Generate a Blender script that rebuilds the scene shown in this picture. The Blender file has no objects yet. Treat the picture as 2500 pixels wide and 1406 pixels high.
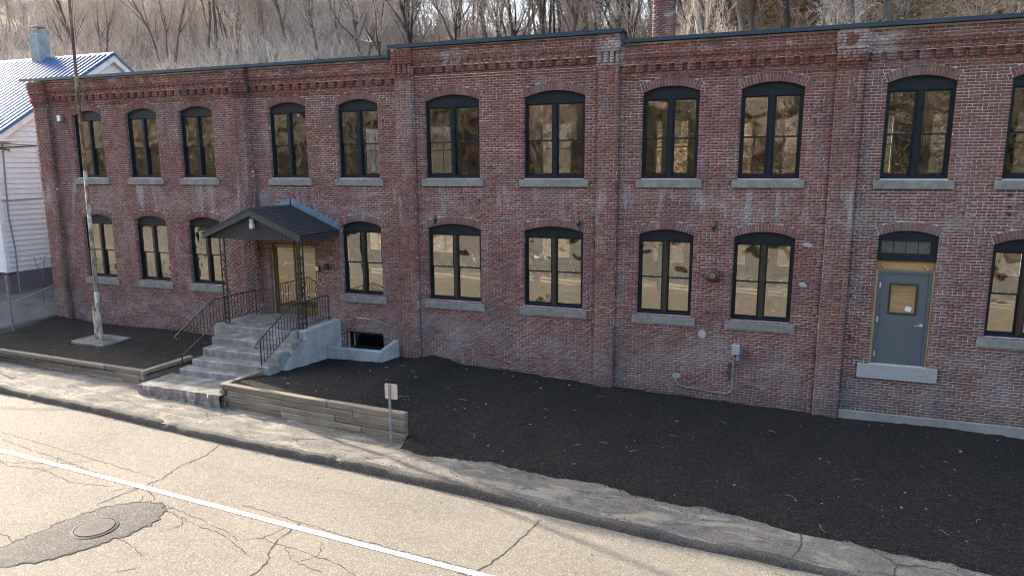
import bpy, math, random
import numpy as np
from mathutils import Vector, Matrix

PI = math.pi
S = bpy.context.scene
COL = S.collection

# ------------------------------------------------------------------ camera
YAW, PITCH, ROLL = math.radians(19.95), math.radians(9.78), math.radians(-0.18)
CAM = Vector((0.0, -17.7, 6.0))
cd = bpy.data.cameras.new('camera')
cd.sensor_width = 36.0
cd.lens = 1680.0 / 2500.0 * 36.0
cd.clip_start = 0.1
cd.clip_end = 2000.0
cam = bpy.data.objects.new('camera', cd)
COL.objects.link(cam)
fw = Vector((-math.sin(YAW) * math.cos(PITCH), math.cos(YAW) * math.cos(PITCH), -math.sin(PITCH)))
rt = Vector((math.cos(YAW), math.sin(YAW), 0.0))
up = rt.cross(fw)
r2 = rt * math.cos(ROLL) + up * math.sin(ROLL)
u2 = -rt * math.sin(ROLL) + up * math.cos(ROLL)
cam.matrix_world = Matrix(((r2.x, u2.x, -fw.x, CAM.x), (r2.y, u2.y, -fw.y, CAM.y), (r2.z, u2.z, -fw.z, CAM.z), (0, 0, 0, 1)))
S.camera = cam

# ------------------------------------------------------------------ light
SUN_EL = math.radians(22.4)
SUN_AZ = math.radians(-17.7)            # direction the light travels, from +X
ld = Vector((math.cos(SUN_AZ) * math.cos(SUN_EL), math.sin(SUN_AZ) * math.cos(SUN_EL), -math.sin(SUN_EL)))
sl = bpy.data.lights.new('sun', 'SUN')
sl.energy = 2.95
sl.angle = math.radians(0.53)
sl.color = (1.0, 0.89, 0.745)
sun = bpy.data.objects.new('sun', sl)
sun.rotation_euler = ld.to_track_quat('-Z', 'Y').to_euler()
sun.location = (-40, 20, 40)
COL.objects.link(sun)

W = bpy.data.worlds.new('World')
S.world = W
W.use_nodes = True
nt = W.node_tree
bg = nt.nodes['Background']
sky = nt.nodes.new('ShaderNodeTexSky')
sky.sky_type = 'NISHITA'
sky.sun_disc = False
sky.sun_elevation = SUN_EL
sky.sun_rotation = math.atan2(-ld.x, -ld.y)   # azimuth of the sun clockwise from +Y
sky.air_density = 1.0
sky.dust_density = 3.5
sky.ozone_density = 1.0
nt.links.new(sky.outputs[0], bg.inputs[0])
bg.inputs[1].default_value = 0.15
S.view_settings.view_transform = 'Standard'
S.view_settings.look = 'None'
S.view_settings.exposure = 2.3
S.view_settings.gamma = 1.0
S.view_settings.use_curve_mapping = False
S.cycles.max_bounces = 8
S.cycles.transparent_max_bounces = 12
S.cycles.use_denoising = True
S.cycles.filter_width = 1.15
S.cycles.caustics_reflective = False
S.cycles.caustics_refractive = False

# ------------------------------------------------------------------ material helpers
def mat(name):
    m = bpy.data.materials.new(name)
    m.use_nodes = True
    t = m.node_tree
    b = t.nodes['Principled BSDF']
    return m, t, b

class N:
    """small node-graph writer"""
    def __init__(s, t):
        s.t = t
    def node(s, typ, **kw):
        n = s.t.nodes.new(typ)
        for k, v in kw.items():
            setattr(n, k, v)
        return n
    def link(s, a, b):
        s.t.links.new(a, b)
    def coord(s, which='Object', scale=(1, 1, 1), rot=(0, 0, 0)):
        if which == 'World':
            g = s.node('ShaderNodeNewGeometry').outputs['Position']
        else:
            g = s.node('ShaderNodeTexCoord').outputs[which]
        m = s.node('ShaderNodeMapping')
        m.inputs['Scale'].default_value = scale
        m.inputs['Rotation'].default_value = rot
        s.link(g, m.inputs[0])
        return m.outputs[0]
    def noise(s, co, scale, detail=4, rough=0.6, dist=0.0):
        n = s.node('ShaderNodeTexNoise')
        n.inputs['Scale'].default_value = scale
        n.inputs['Detail'].default_value = detail
        n.inputs['Roughness'].default_value = rough
        n.inputs['Distortion'].default_value = dist
        s.link(co, n.inputs['Vector'])
        return n.outputs[0]
    def ramp(s, v, stops, interp='LINEAR'):
        r = s.node('ShaderNodeValToRGB')
        r.color_ramp.interpolation = interp
        e = r.color_ramp.elements
        while len(e) > 1:
            e.remove(e[-1])
        e[0].position = stops[0][0]
        e[0].color = tuple(stops[0][1]) + (1,)
        for p, c in stops[1:]:
            x = e.new(p)
            x.color = tuple(c) + (1,)
        s.link(v, r.inputs[0])
        return r.outputs[0]
    def step(s, v, a, b):
        r = s.node('ShaderNodeMapRange')
        r.interpolation_type = 'SMOOTHSTEP'
        r.inputs[1].default_value = a
        r.inputs[2].default_value = b
        s.link(v, r.inputs[0])
        return r.outputs[0]
    def math(s, op, a, b=None):
        m = s.node('ShaderNodeMath', operation=op)
        for i, x in enumerate((a, b)):
            if x is None:
                continue
            if isinstance(x, (int, float)):
                m.inputs[i].default_value = x
            else:
                s.link(x, m.inputs[i])
        return m.outputs[0]
    def mix(s, f, a, b, mode='MIX'):
        m = s.node('ShaderNodeMix', data_type='RGBA', blend_type=mode)
        for i, x in ((0, f), (6, a), (7, b)):
            if isinstance(x, (int, float)):
                m.inputs[i].default_value = x
            elif isinstance(x, tuple):
                m.inputs[i].default_value = x + (1,) if len(x) == 3 else x
            else:
                s.link(x, m.inputs[i])
        return m.outputs[2]
    def bump(s, h, b, strength=0.4, dist=0.02):
        n = s.node('ShaderNodeBump')
        n.inputs['Strength'].default_value = strength
        n.inputs['Distance'].default_value = dist
        s.link(h, n.inputs['Height'])
        s.link(n.outputs[0], b.inputs['Normal'])
        return n

def simple(name, c0, c1, scale=4.0, rough=0.8, bump=0.2, bscale=None, space='World', stretch=(1, 1, 1), metallic=0.0, c2=None, bdist=0.01, detail=6):
    m, t, b = mat(name)
    n = N(t)
    co = n.coord(space, stretch)
    f = n.noise(co, scale, detail, 0.65)
    stops = [(0.3, c0), (0.7, c1)] if c2 is None else [(0.28, c0), (0.55, c1), (0.74, c2)]
    n.link(n.ramp(f, stops), b.inputs['Base Color'])
    b.inputs['Roughness'].default_value = rough
    b.inputs['Metallic'].default_value = metallic
    if bump:
        n.bump(n.noise(co, bscale or scale * 4, 4, 0.6), b, bump, bdist)
    return m

MAT = {}

def brick_material(name, source):
    m, t, b = mat(name)
    n = N(t)
    if source == 'attr':
        a = n.node('ShaderNodeAttribute', attribute_name='rnd')
        r = a.outputs['Fac']
    pal = n.ramp(r, [(0.0, (0.105, 0.055, 0.050)), (0.16, (0.152, 0.066, 0.057)), (0.38, (0.188, 0.075, 0.061)),
                     (0.55, (0.142, 0.067, 0.060)), (0.70, (0.172, 0.072, 0.060)), (0.90, (0.200, 0.080, 0.062)), (0.985, (0.255, 0.108, 0.072)), (1.0, (0.08, 0.058, 0.055))])
    pos = n.node('ShaderNodeNewGeometry').outputs['Position']
    sep = n.node('ShaderNodeSeparateXYZ')
    n.link(pos, sep.inputs[0])
    # weathering: the right bays browner, the cornice redder
    rightf = n.step(sep.outputs[0], 1.6, 2.4)
    c = n.mix(n.math('MULTIPLY', rightf, 0.55), pal, n.mix(1.0, pal, (0.88, 1.0, 1.0), 'MULTIPLY'))
    corn = n.step(sep.outputs[2], 8.05, 8.5)
    c = n.mix(n.math('MULTIPLY', corn, 0.5), c, n.mix(1.0, c, (1.25, 1.02, 0.92), 'MULTIPLY'))
    c = weather(n, c, sep, 1.0)
    fine = n.noise(n.coord('World', (1, 1, 2.5)), 38, 5, 0.7)
    c = n.mix(0.45, c, n.ramp(fine, [(0.25, (0.55, 0.55, 0.55)), (0.75, (1.3, 1.3, 1.3))]), 'MULTIPLY')
    n.link(c, b.inputs['Base Color'])
    b.inputs['Roughness'].default_value = 0.9
    b.inputs['Specular IOR Level'].default_value = 0.25
    n.bump(fine, b, 0.35, 0.006)
    return m

def weather(n, c, sep, amt):
    """soot, lime bloom and ground grime that belong to the wall surface"""
    big = n.noise(n.coord('World', (1, 1, 1)), 0.8, 6, 0.65)
    c = n.mix(n.math('MULTIPLY', n.step(big, 0.48, 0.70), 0.55 * amt), c, (0.105, 0.080, 0.086))
    streak = n.noise(n.coord('World', (2.2, 2.2, 0.45)), 1.0, 6, 0.72, 0.4)
    w1 = n.math('MULTIPLY', n.step(streak, 0.50, 0.66), 0.75 * amt)
    # bloom is stronger between the floors
    zb = n.math('MULTIPLY', n.step(sep.outputs[2], 4.3, 4.9), n.math('SUBTRACT', 1.0, n.step(sep.outputs[2], 5.3, 5.7)))
    zb = n.math('ADD', 0.30, n.math('MULTIPLY', zb, 0.75))
    c = n.mix(n.math('MULTIPLY', w1, zb), c, (0.36, 0.33, 0.34))
    # broad chalky bloom between the storeys and low on the wall
    chalk = n.noise(n.coord('World', (0.9, 1, 1.5)), 0.75, 8, 0.72, 0.5)
    midz = n.math('MULTIPLY', n.step(sep.outputs[2], 4.35, 4.8), n.math('SUBTRACT', 1.0, n.step(sep.outputs[2], 5.2, 5.65)))
    lowz = n.math('MULTIPLY', n.step(sep.outputs[2], 0.3, 0.8), n.math('SUBTRACT', 1.0, n.step(sep.outputs[2], 1.5, 2.2)))
    c = n.mix(n.math('MULTIPLY', n.math('MULTIPLY', n.math('ADD', midz, lowz), n.step(chalk, 0.44, 0.62)), 0.42 * amt), c, (0.29, 0.255, 0.245))
    # damp dark runs down the two left piers
    xa = n.math('MULTIPLY', n.step(sep.outputs[0], -15.7, -15.3), n.math('SUBTRACT', 1.0, n.step(sep.outputs[0], -14.9, -14.55)))
    xb = n.math('MULTIPLY', n.step(sep.outputs[0], -23.75, -23.55), n.math('SUBTRACT', 1.0, n.step(sep.outputs[0], -23.45, -23.2)))
    run = n.noise(n.coord('World', (3, 3, 0.35)), 1.2, 5, 0.65)
    c = n.mix(n.math('MULTIPLY', n.math('MULTIPLY', n.math('ADD', xa, xb), n.step(run, 0.36, 0.58)), 0.6 * amt), c, (0.055, 0.042, 0.042))
    patch = n.noise(n.coord('World', (1.3, 1, 1.6)), 1.7, 7, 0.75, 0.8)
    low = n.math('SUBTRACT', 1.0, n.step(sep.outputs[2], 0.5, 2.1))
    c = n.mix(n.math('MULTIPLY', n.math('MULTIPLY', n.step(patch, 0.46, 0.66), low), 0.6 * amt), c, (0.22, 0.20, 0.20))
    gr = n.math('SUBTRACT', 1.0, n.step(sep.outputs[2], 0.15, 0.75))
    c = n.mix(n.math('MULTIPLY', n.math('MULTIPLY', gr, n.step(big, 0.3, 0.6)), 0.6 * amt), c, (0.10, 0.085, 0.08))
    top = n.step(sep.outputs[2], 8.55, 8.9)
    c = n.mix(n.math('MULTIPLY', n.math('MULTIPLY', top, n.step(patch, 0.54, 0.64)), 0.65 * amt), c, (0.44, 0.41, 0.40))
    # lime wash left on two pier heads and along the top of the right bays
    head = n.math('MULTIPLY', n.step(sep.outputs[2], 8.35, 8.6), n.step(patch, 0.42, 0.56))
    p1 = n.math('MULTIPLY', n.step(sep.outputs[0], -4.2, -4.0), n.math('SUBTRACT', 1.0, n.step(sep.outputs[0], -3.6, -3.3)))
    p2 = n.math('MULTIPLY', n.step(sep.outputs[0], 1.2, 1.6), n.math('SUBTRACT', 1.0, n.step(sep.outputs[0], 2.3, 3.0)))
    c = n.mix(n.math('MULTIPLY', n.math('MULTIPLY', n.math('ADD', p1, p2), head), 0.6 * amt), c, (0.46, 0.43, 0.42))
    return c

MAT['brick'] = brick_material('brick', 'attr')

def mortar_material():
    m, t, b = mat('mortar')
    n = N(t)
    pos = n.node('ShaderNodeNewGeometry').outputs['Position']
    sep = n.node('ShaderNodeSeparateXYZ')
    n.link(pos, sep.inputs[0])
    x = n.step(sep.outputs[0], 1.3, 2.3)
    reg = n.noise(n.coord('World', (1, 1, 1.3)), 0.9, 4, 0.6, 0.4)
    c = n.mix(n.step(reg, 0.42, 0.62), (0.43, 0.335, 0.30), (0.66, 0.57, 0.51))
    c = n.mix(x, c, (0.60, 0.56, 0.50))
    f = n.noise(n.coord('World'), 25, 4, 0.7)
    c = n.mix(0.5, c, n.ramp(f, [(0.3, (0.6, 0.6, 0.6)), (0.7, (1.2, 1.2, 1.2))]), 'MULTIPLY')
    c = weather(n, c, sep, 0.7)
    n.link(c, b.inputs['Base Color'])
    b.inputs['Roughness'].default_value = 0.95
    n.bump(f, b, 0.4, 0.008)
    return m
MAT['mortar'] = mortar_material()

MAT['archmortar'] = simple('arch_pointing', (0.34, 0.30, 0.28), (0.58, 0.53, 0.49), 2.0, 0.95, 0.3)
MAT['frame'] = simple('window_paint', (0.009, 0.014, 0.018), (0.014, 0.020, 0.025), 6, 0.45, 0.05)
MAT['frame'].node_tree.nodes['Principled BSDF'].inputs['Specular IOR Level'].default_value = 0.2
MAT['bronze'] = simple('dark_bronze', (0.022, 0.015, 0.010), (0.034, 0.024, 0.017), 6, 0.35, 0.03)
MAT['flash'] = simple('roof_flashing_metal', (0.018, 0.038, 0.055), (0.028, 0.052, 0.072), 2, 0.35, 0.06, metallic=0.3)
MAT['stone'] = simple('grey_granite', (0.135, 0.133, 0.125), (0.205, 0.20, 0.185), 5, 0.85, 0.5, 9, c2=(0.29, 0.28, 0.255), bdist=0.03)
MAT['palestone'] = simple('pale_granite', (0.23, 0.235, 0.23), (0.31, 0.315, 0.31), 30, 0.85, 0.4, 30, c2=(0.43, 0.43, 0.42), bdist=0.01)
MAT['concrete'] = simple('worn_concrete', (0.10, 0.097, 0.09), (0.24, 0.235, 0.22), 3.4, 0.9, 0.5, 22, c2=(0.40, 0.395, 0.375), bdist=0.012, detail=9)
def foot_dirt(m):
    # walked-on tops are dirtier than the risers
    n = N(m.node_tree)
    b = m.node_tree.nodes['Principled BSDF']
    c = b.inputs['Base Color'].links[0].from_socket
    sp = n.node('ShaderNodeSeparateXYZ')
    n.link(n.node('ShaderNodeNewGeometry').outputs['True Normal'], sp.inputs[0])
    d = n.noise(n.coord('World'), 3.5, 5, 0.65)
    f = n.math('MULTIPLY', n.step(sp.outputs[2], 0.6, 0.9), n.step(d, 0.25, 0.6))
    n.link(n.mix(f, c, n.mix(1.0, c, (0.47, 0.46, 0.44), 'MULTIPLY')), b.inputs['Base Color'])
foot_dirt(MAT['concrete'])
MAT['whitewash'] = simple('whitewashed_concrete', (0.22, 0.22, 0.21), (0.34, 0.345, 0.34), 2.0, 0.9, 0.4, 18, c2=(0.43, 0.435, 0.43), bdist=0.012, detail=9)
MAT['basecon'] = simple('foundation_concrete', (0.17, 0.165, 0.15), (0.26, 0.25, 0.23), 1.7, 0.9, 0.4, 20, c2=(0.33, 0.32, 0.30), detail=9)
MAT['iron'] = simple('black_wrought_iron', (0.012, 0.012, 0.013), (0.022, 0.019, 0.017), 8, 0.5, 0.1)
MAT['rustiron'] = simple('rusty_iron', (0.05, 0.022, 0.014), (0.02, 0.016, 0.015), 5, 0.8, 0.3)
MAT['fascia'] = simple('charcoal_trim', (0.024, 0.028, 0.031), (0.036, 0.041, 0.045), 3, 0.6, 0.05)
MAT['gable'] = simple('charcoal_board', (0.012, 0.014, 0.015), (0.03, 0.031, 0.032), 5, 0.7, 0.2, stretch=(6, 6, 0.5))
MAT['shingle'] = simple('asphalt_shingle', (0.012, 0.013, 0.015), (0.022, 0.023, 0.026), 3, 0.95, 0.5, 90, c2=(0.034, 0.035, 0.038))
MAT['lead'] = simple('blue_grey_lead', (0.10, 0.14, 0.20), (0.20, 0.25, 0.33), 4, 0.5, 0.2, metallic=0.2)
MAT['gold'] = simple('bronze_aluminium', (0.19, 0.135, 0.062), (0.25, 0.18, 0.085), 3, 0.4, 0.03, metallic=0.55)
MAT['doorgrey'] = simple('grey_door_paint', (0.075, 0.09, 0.10), (0.088, 0.105, 0.115), 3, 0.5, 0.05)
MAT['ply'] = simple('plywood', (0.36, 0.20, 0.07), (0.46, 0.29, 0.11), 3, 0.8, 0.1, stretch=(1, 1, 6), c2=(0.30, 0.16, 0.06))
MAT['oldply'] = simple('weathered_packing_wood', (0.20, 0.135, 0.06), (0.30, 0.215, 0.11), 5, 0.85, 0.1, stretch=(1, 1, 0.3))
MAT['brokenstone'] = simple('broken_pinkish_concrete', (0.14, 0.11, 0.095), (0.26, 0.215, 0.19), 4, 0.95, 0.6, 14, c2=(0.38, 0.35, 0.32), bdist=0.03)
MAT['steel'] = simple('brushed_steel', (0.5, 0.5, 0.5), (0.65, 0.65, 0.63), 9, 0.3, 0.02, metallic=0.9)
MAT['galv'] = simple('galvanised_steel', (0.17, 0.185, 0.20), (0.26, 0.28, 0.295), 6, 0.6, 0.1, metallic=0.3)
MAT['greybox'] = simple('grey_enamel', (0.28, 0.30, 0.31), (0.36, 0.38, 0.39), 5, 0.5, 0.05)
MAT['white'] = simple('white_plastic', (0.62, 0.63, 0.63), (0.72, 0.72, 0.71), 5, 0.5, 0.02)
MAT['paper'] = simple('white_paper', (0.68, 0.69, 0.70), (0.74, 0.74, 0.74), 8, 0.9, 0.02)
MAT['bellred'] = simple('oxide_bell', (0.045, 0.028, 0.028), (0.07, 0.04, 0.038), 8, 0.5, 0.1)
MAT['brass'] = simple('brass', (0.45, 0.32, 0.12), (0.55, 0.40, 0.16), 8, 0.35, 0.02, metallic=0.8)
MAT['siding'] = simple('white_vinyl_siding', (0.60, 0.61, 0.63), (0.70, 0.70, 0.71), 1.3, 0.6, 0.05)
MAT['trimwhite'] = simple('weathered_white_trim', (0.52, 0.50, 0.47), (0.70, 0.69, 0.67), 2.5, 0.7, 0.1)
MAT['blueroof'] = simple('blue_metal_roofing', (0.032, 0.095, 0.185), (0.042, 0.115, 0.225), 1.0, 0.30, 0.03, metallic=0.0)
MAT['stucco'] = simple('grey_stucco', (0.20, 0.22, 0.22), (0.31, 0.33, 0.32), 2.5, 0.95, 0.5, 24, c2=(0.36, 0.38, 0.37))
MAT['foundation'] = simple('brown_red_foundation', (0.06, 0.035, 0.03), (0.11, 0.06, 0.05), 3, 0.95, 0.4, 12)
MAT['floorwood'] = simple('interior_floor', (0.30, 0.24, 0.17), (0.42, 0.35, 0.26), 3, 0.5, 0.05, stretch=(6, 1, 1))
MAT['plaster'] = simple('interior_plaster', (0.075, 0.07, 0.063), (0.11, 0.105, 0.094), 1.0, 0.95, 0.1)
MAT['roofing'] = simple('roof_membrane', (0.03, 0.03, 0.032), (0.05, 0.05, 0.052), 1.0, 0.9, 0.1)
MAT['yellow'] = simple('yellow_paint', (0.50, 0.29, 0.02), (0.62, 0.38, 0.04), 4, 0.8, 0.1)
MAT['castiron'] = simple('manhole_iron', (0.032, 0.029, 0.026), (0.07, 0.063, 0.054), 5, 0.85, 0.4, 30)
MAT['crack'] = simple('open_crack', (0.02, 0.018, 0.015), (0.045, 0.04, 0.033), 8, 0.95, 0)
MAT['rustpipe'] = simple('rust', (0.06, 0.03, 0.02), (0.10, 0.05, 0.03), 8, 0.9, 0.3)
MAT['signback'] = simple('sign_aluminium_back', (0.50, 0.40, 0.31), (0.58, 0.47, 0.37), 6, 0.6, 0.05)

def wood_material(name, pale, dark, orange):
    m, t, b = mat(name)
    n = N(t)
    oi = n.node('ShaderNodeObjectInfo').outputs['Random']
    co = n.coord('Object', (0.35, 7, 7))
    g = n.noise(co, 3.0, 7, 0.7, 0.3)
    big = n.noise(n.coord('World', (1, 1, 2)), 1.6, 4, 0.6)
    c = n.ramp(g, [(0.25, dark), (0.5, tuple((a + d) / 2 for a, d in zip(pale, dark))), (0.72, pale)])
    c = n.mix(n.math('MULTIPLY', oi, 0.8), c, n.mix(1.0, c, (0.50, 0.50, 0.51), 'MULTIPLY'))
    c = n.mix(n.step(big, 0.60, 0.66), c, n.mix(0.6, c, orange))
    n.link(c, b.inputs['Base Color'])
    b.inputs['Roughness'].default_value = 0.9
    n.bump(g, b, 0.5, 0.012)
    return m
MAT['timber'] = wood_material('weathered_timber', (0.44, 0.365, 0.27), (0.095, 0.072, 0.050), (0.22, 0.11, 0.035))

def pole_material():
    m, t, b = mat('flaking_pole_paint')
    n = N(t)
    co = n.coord('World', (1, 1, 0.5))
    f = n.noise(co, 5, 7, 0.75, 0.5)
    pos = n.node('ShaderNodeSeparateXYZ')
    n.link(n.node('ShaderNodeNewGeometry').outputs['Position'], pos.inputs[0])
    up_ = n.step(pos.outputs[2], 1.2, 11.0)
    v = n.math('SUBTRACT', n.math('ADD', f, 0.07), n.math('MULTIPLY', up_, 0.17))
    c = n.ramp(v, [(0.34, (0.07, 0.045, 0.035)), (0.45, (0.16, 0.085, 0.045)), (0.53, (0.30, 0.25, 0.16)), (0.64, (0.52, 0.50, 0.46))])
    n.link(c, b.inputs['Base Color'])
    b.inputs['Roughness'].default_value = 0.8
    n.bump(f, b, 0.3, 0.01)
    return m
MAT['pole'] = pole_material()

def glass_material(name, refl, tint, trans, wav):
    m, t, b = mat(name)
    n = N(t)
    t.nodes.remove(b)
    out = t.nodes['Material Output']
    oi = n.node('ShaderNodeObjectInfo').outputs['Random']
    g = n.node('ShaderNodeNewGeometry').outputs['Position']
    add = n.node('ShaderNodeVectorMath', operation='ADD')
    comb = n.node('ShaderNodeCombineXYZ')
    n.link(n.math('MULTIPLY', oi, 40.0), comb.inputs[1])
    n.link(g, add.inputs[0])
    n.link(comb.outputs[0], add.inputs[1])
    h = n.noise(add.outputs[0], 2.1, 1, 0.35, 0.5)
    bp = n.node('ShaderNodeBump')
    bp.inputs['Strength'].default_value = 1.0
    bp.inputs['Distance'].default_value = wav
    n.link(h, bp.inputs['Height'])
    gl = n.node('ShaderNodeBsdfGlossy')
    gl.inputs['Roughness'].default_value = 0.0
    gl.inputs['Color'].default_value = tint + (1,)
    n.link(bp.outputs[0], gl.inputs['Normal'])
    tr = n.node('ShaderNodeBsdfTransparent')
    tr.inputs['Color'].default_value = trans + (1,)
    mx = n.node('ShaderNodeMixShader')
    mx.inputs[0].default_value = refl
    n.link(tr.outputs[0], mx.inputs[1])
    n.link(gl.outputs[0], mx.inputs[2])
    n.link(mx.outputs[0], out.inputs['Surface'])
    return m
MAT['glass'] = glass_material('coated_window_glass', 0.27, (1.0, 0.985, 0.89), (0.64, 0.64, 0.60), 0.018)
MAT['darkglass'] = glass_material('cellar_glass', 0.10, (1, 1, 1), (0.2, 0.2, 0.2), 0.004)
MAT['doorglass'] = glass_material('door_glass', 0.22, (1.0, 0.92, 0.74), (0.45, 0.42, 0.33), 0.003)
MAT['visionglass'] = glass_material('vision_glass', 0.12, (1.0, 0.95, 0.85), (0.85, 0.83, 0.75), 0.004)
MAT['dustyglass'] = simple('dusty_transom_glass', (0.055, 0.058, 0.055), (0.10, 0.105, 0.10), 9, 0.35, 0.1)

def asphalt_material(name, base, agg, dark, lum=1.0):
    m, t, b = mat(name)
    n = N(t)
    co = n.coord('World')
    big = n.noise(co, 0.35, 5, 0.6)
    wheel = n.noise(n.coord('World', (0.12, 1.1, 1), (0, 0, 0.05)), 1.0, 4, 0.6)
    fine = n.noise(co, 55, 3, 0.75)
    v = n.node('ShaderNodeTexVoronoi')
    v.inputs['Scale'].default_value = 75
    n.link(co, v.inputs['Vector'])
    c = n.ramp(big, [(0.28, tuple(x * 0.74 for x in base)), (0.5, base), (0.72, tuple(x * 1.12 for x in base))])
    c = n.mix(n.math('MULTIPLY', n.step(wheel, 0.45, 0.7), 0.6), c, tuple(x * 0.74 for x in base))
    sp = n.node('ShaderNodeSeparateColor')
    n.link(v.outputs['Color'], sp.inputs[0])
    c = n.mix(n.step(sp.outputs[0], 0.70, 0.9), c, agg)
    c = n.mix(n.math('MULTIPLY', n.step(sp.outputs[1], 0.72, 0.9), 0.75), c, dark)
    mid = n.noise(co, 9, 5, 0.7)
    c = n.mix(0.55, c, n.ramp(mid, [(0.28, (0.70, 0.70, 0.70)), (0.72, (1.25, 1.25, 1.25))]), 'MULTIPLY')
    c = n.mix(0.7, c, n.ramp(fine, [(0.25, (0.55, 0.55, 0.55)), (0.75, (1.4, 1.4, 1.4))]), 'MULTIPLY')
    n.link(c, b.inputs['Base Color'])
    b.inputs['Roughness'].default_value = 0.92
    h = n.math('ADD', n.math('MULTIPLY', v.outputs['Distance'], 0.6), fine)
    n.bump(h, b, 0.55, 0.012)
    return m
MAT['road'] = asphalt_material('worn_tan_asphalt', (0.188, 0.163, 0.125), (0.315, 0.272, 0.205), (0.12, 0.10, 0.08))
MAT['walk'] = asphalt_material('grey_asphalt_walk', (0.140, 0.124, 0.102), (0.225, 0.20, 0.165), (0.075, 0.068, 0.06))
def sandy(m):
    # washed-out sand and darker worn hollows along the walk
    n = N(m.node_tree)
    b = m.node_tree.nodes['Principled BSDF']
    c = b.inputs['Base Color'].links[0].from_socket
    f = n.noise(n.coord('World', (0.55, 1.5, 1), (0, 0, 0.03)), 1.5, 8, 0.72, 0.9)
    g = n.noise(n.coord('World', (0.8, 1.6, 1)), 2.6, 7, 0.7, 0.4)
    c = n.mix(n.math('MULTIPLY', n.step(f, 0.49, 0.60), 0.8), c, (0.27, 0.235, 0.175))
    c = n.mix(n.math('MULTIPLY', n.step(g, 0.51, 0.62), 0.75), c, (0.068, 0.061, 0.052))
    n.link(c, b.inputs['Base Color'])
sandy(MAT['walk'])
MAT['patch'] = asphalt_material('dark_asphalt_patch', (0.082, 0.074, 0.062), (0.20, 0.175, 0.14), (0.04, 0.037, 0.032))
MAT['kerbmat'] = asphalt_material('crumbling_asphalt_kerb', (0.062, 0.055, 0.047), (0.12, 0.108, 0.09), (0.028, 0.026, 0.023))

def worn_line():
    m, t, b = mat('worn_white_line')
    n = N(t)
    co = n.coord('World')
    f = n.noise(co, 30, 6, 0.75)
    c = n.ramp(f, [(0.34, (0.26, 0.225, 0.17)), (0.43, (0.60, 0.58, 0.54)), (0.6, (0.74, 0.73, 0.70))])
    n.link(c, b.inputs['Base Color'])
    b.inputs['Roughness'].default_value = 0.8
    n.bump(f, b, 0.3, 0.006)
    return m
MAT['line'] = worn_line()

def mulch_material():
    m, t, b = mat('dark_mulch')
    n = N(t)
    co = n.coord('World')
    big = n.noise(co, 0.7, 5, 0.6)
    v = n.node('ShaderNodeTexVoronoi')
    v.inputs['Scale'].default_value = 42
    v.inputs['Randomness'].default_value = 1.0
    n.link(n.coord('World', (1, 2.0, 1), (0, 0, 0.6)), v.inputs['Vector'])
    sp = n.node('ShaderNodeSeparateColor')
    n.link(v.outputs['Color'], sp.inputs[0])
    c = n.ramp(sp.outputs[0], [(0.0, (0.007, 0.0066, 0.0062)), (0.6, (0.015, 0.0142, 0.0133)), (0.9, (0.030, 0.028, 0.0255)), (1.0, (0.075, 0.068, 0.058))])
    c = n.mix(n.step(big, 0.35, 0.75), c, n.mix(1.0, c, (1.35, 1.28, 1.2), 'MULTIPLY'))
    n.link(c, b.inputs['Base Color'])
    b.inputs['Roughness'].default_value = 0.95
    b.inputs['Specular IOR Level'].default_value = 0.2
    n.bump(v.outputs['Distance'], b, 0.8, 0.03)
    return m
MAT['mulch'] = mulch_material()
MAT['dirt'] = simple('bare_dirt', (0.06, 0.05, 0.04), (0.12, 0.10, 0.078), 2.0, 0.95, 0.6, 12, c2=(0.18, 0.155, 0.12), bdist=0.04, detail=9)

def forest_floor():
    m, t, b = mat('leaf_litter_floor')
    n = N(t)
    co = n.coord('World')
    f = n.noise(co, 2.2, 8, 0.75, 0.4)
    g = n.noise(co, 0.35, 5, 0.6)
    c = n.ramp(f, [(0.28, (0.06, 0.043, 0.026)), (0.46, (0.19, 0.125, 0.068)), (0.60, (0.30, 0.20, 0.11)), (0.74, (0.40, 0.29, 0.175))])
    c = n.mix(n.math('MULTIPLY', n.step(g, 0.52, 0.68), 0.5), c, (0.06, 0.065, 0.025))
    pos = n.node('ShaderNodeSeparateXYZ')
    n.link(n.node('ShaderNodeNewGeometry').outputs['Position'], pos.inputs[0])
    # the bank across the road is toned darker for the window reflections, the slope behind the building dry leaves
    c = n.mix(n.step(pos.outputs[1], -34.0, -38.0), c, n.mix(1.0, c, (0.27, 0.285, 0.235), 'MULTIPLY'))
    n.link(c, b.inputs['Base Color'])
    b.inputs['Roughness'].default_value = 0.95
    n.bump(f, b, 0.9, 0.25)
    return m
MAT['forest'] = forest_floor()
def bark(name, a, c, d):
    return simple(name, a, c, 3.0, 0.95, 0.6, 14, stretch=(1.0, 1.0, 0.25), c2=d, bdist=0.03)
MAT['bark'] = bark('grey_bark', (0.07, 0.058, 0.047), (0.13, 0.108, 0.088), (0.20, 0.17, 0.14))
MAT['palebark'] = bark('pale_bark', (0.20, 0.18, 0.155), (0.32, 0.29, 0.25), (0.42, 0.39, 0.34))
MAT['darkbark'] = bark('dark_bark', (0.032, 0.027, 0.022), (0.06, 0.05, 0.04), (0.10, 0.083, 0.066))
MAT['twig'] = simple('grey_twig', (0.32, 0.27, 0.24), (0.50, 0.43, 0.385), 0.8, 0.9, 0)
MAT['brush'] = simple('dry_brush', (0.34, 0.28, 0.235), (0.50, 0.43, 0.37), 0.5, 0.9, 0, c2=(0.62, 0.54, 0.46))
def island_brush(name, stops):
    m, t, b = mat(name)
    n = N(t)
    r = n.node('ShaderNodeNewGeometry').outputs['Random Per Island']
    n.link(n.ramp(r, stops), b.inputs['Base Color'])
    b.inputs['Roughness'].default_value = 0.9
    return m
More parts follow.
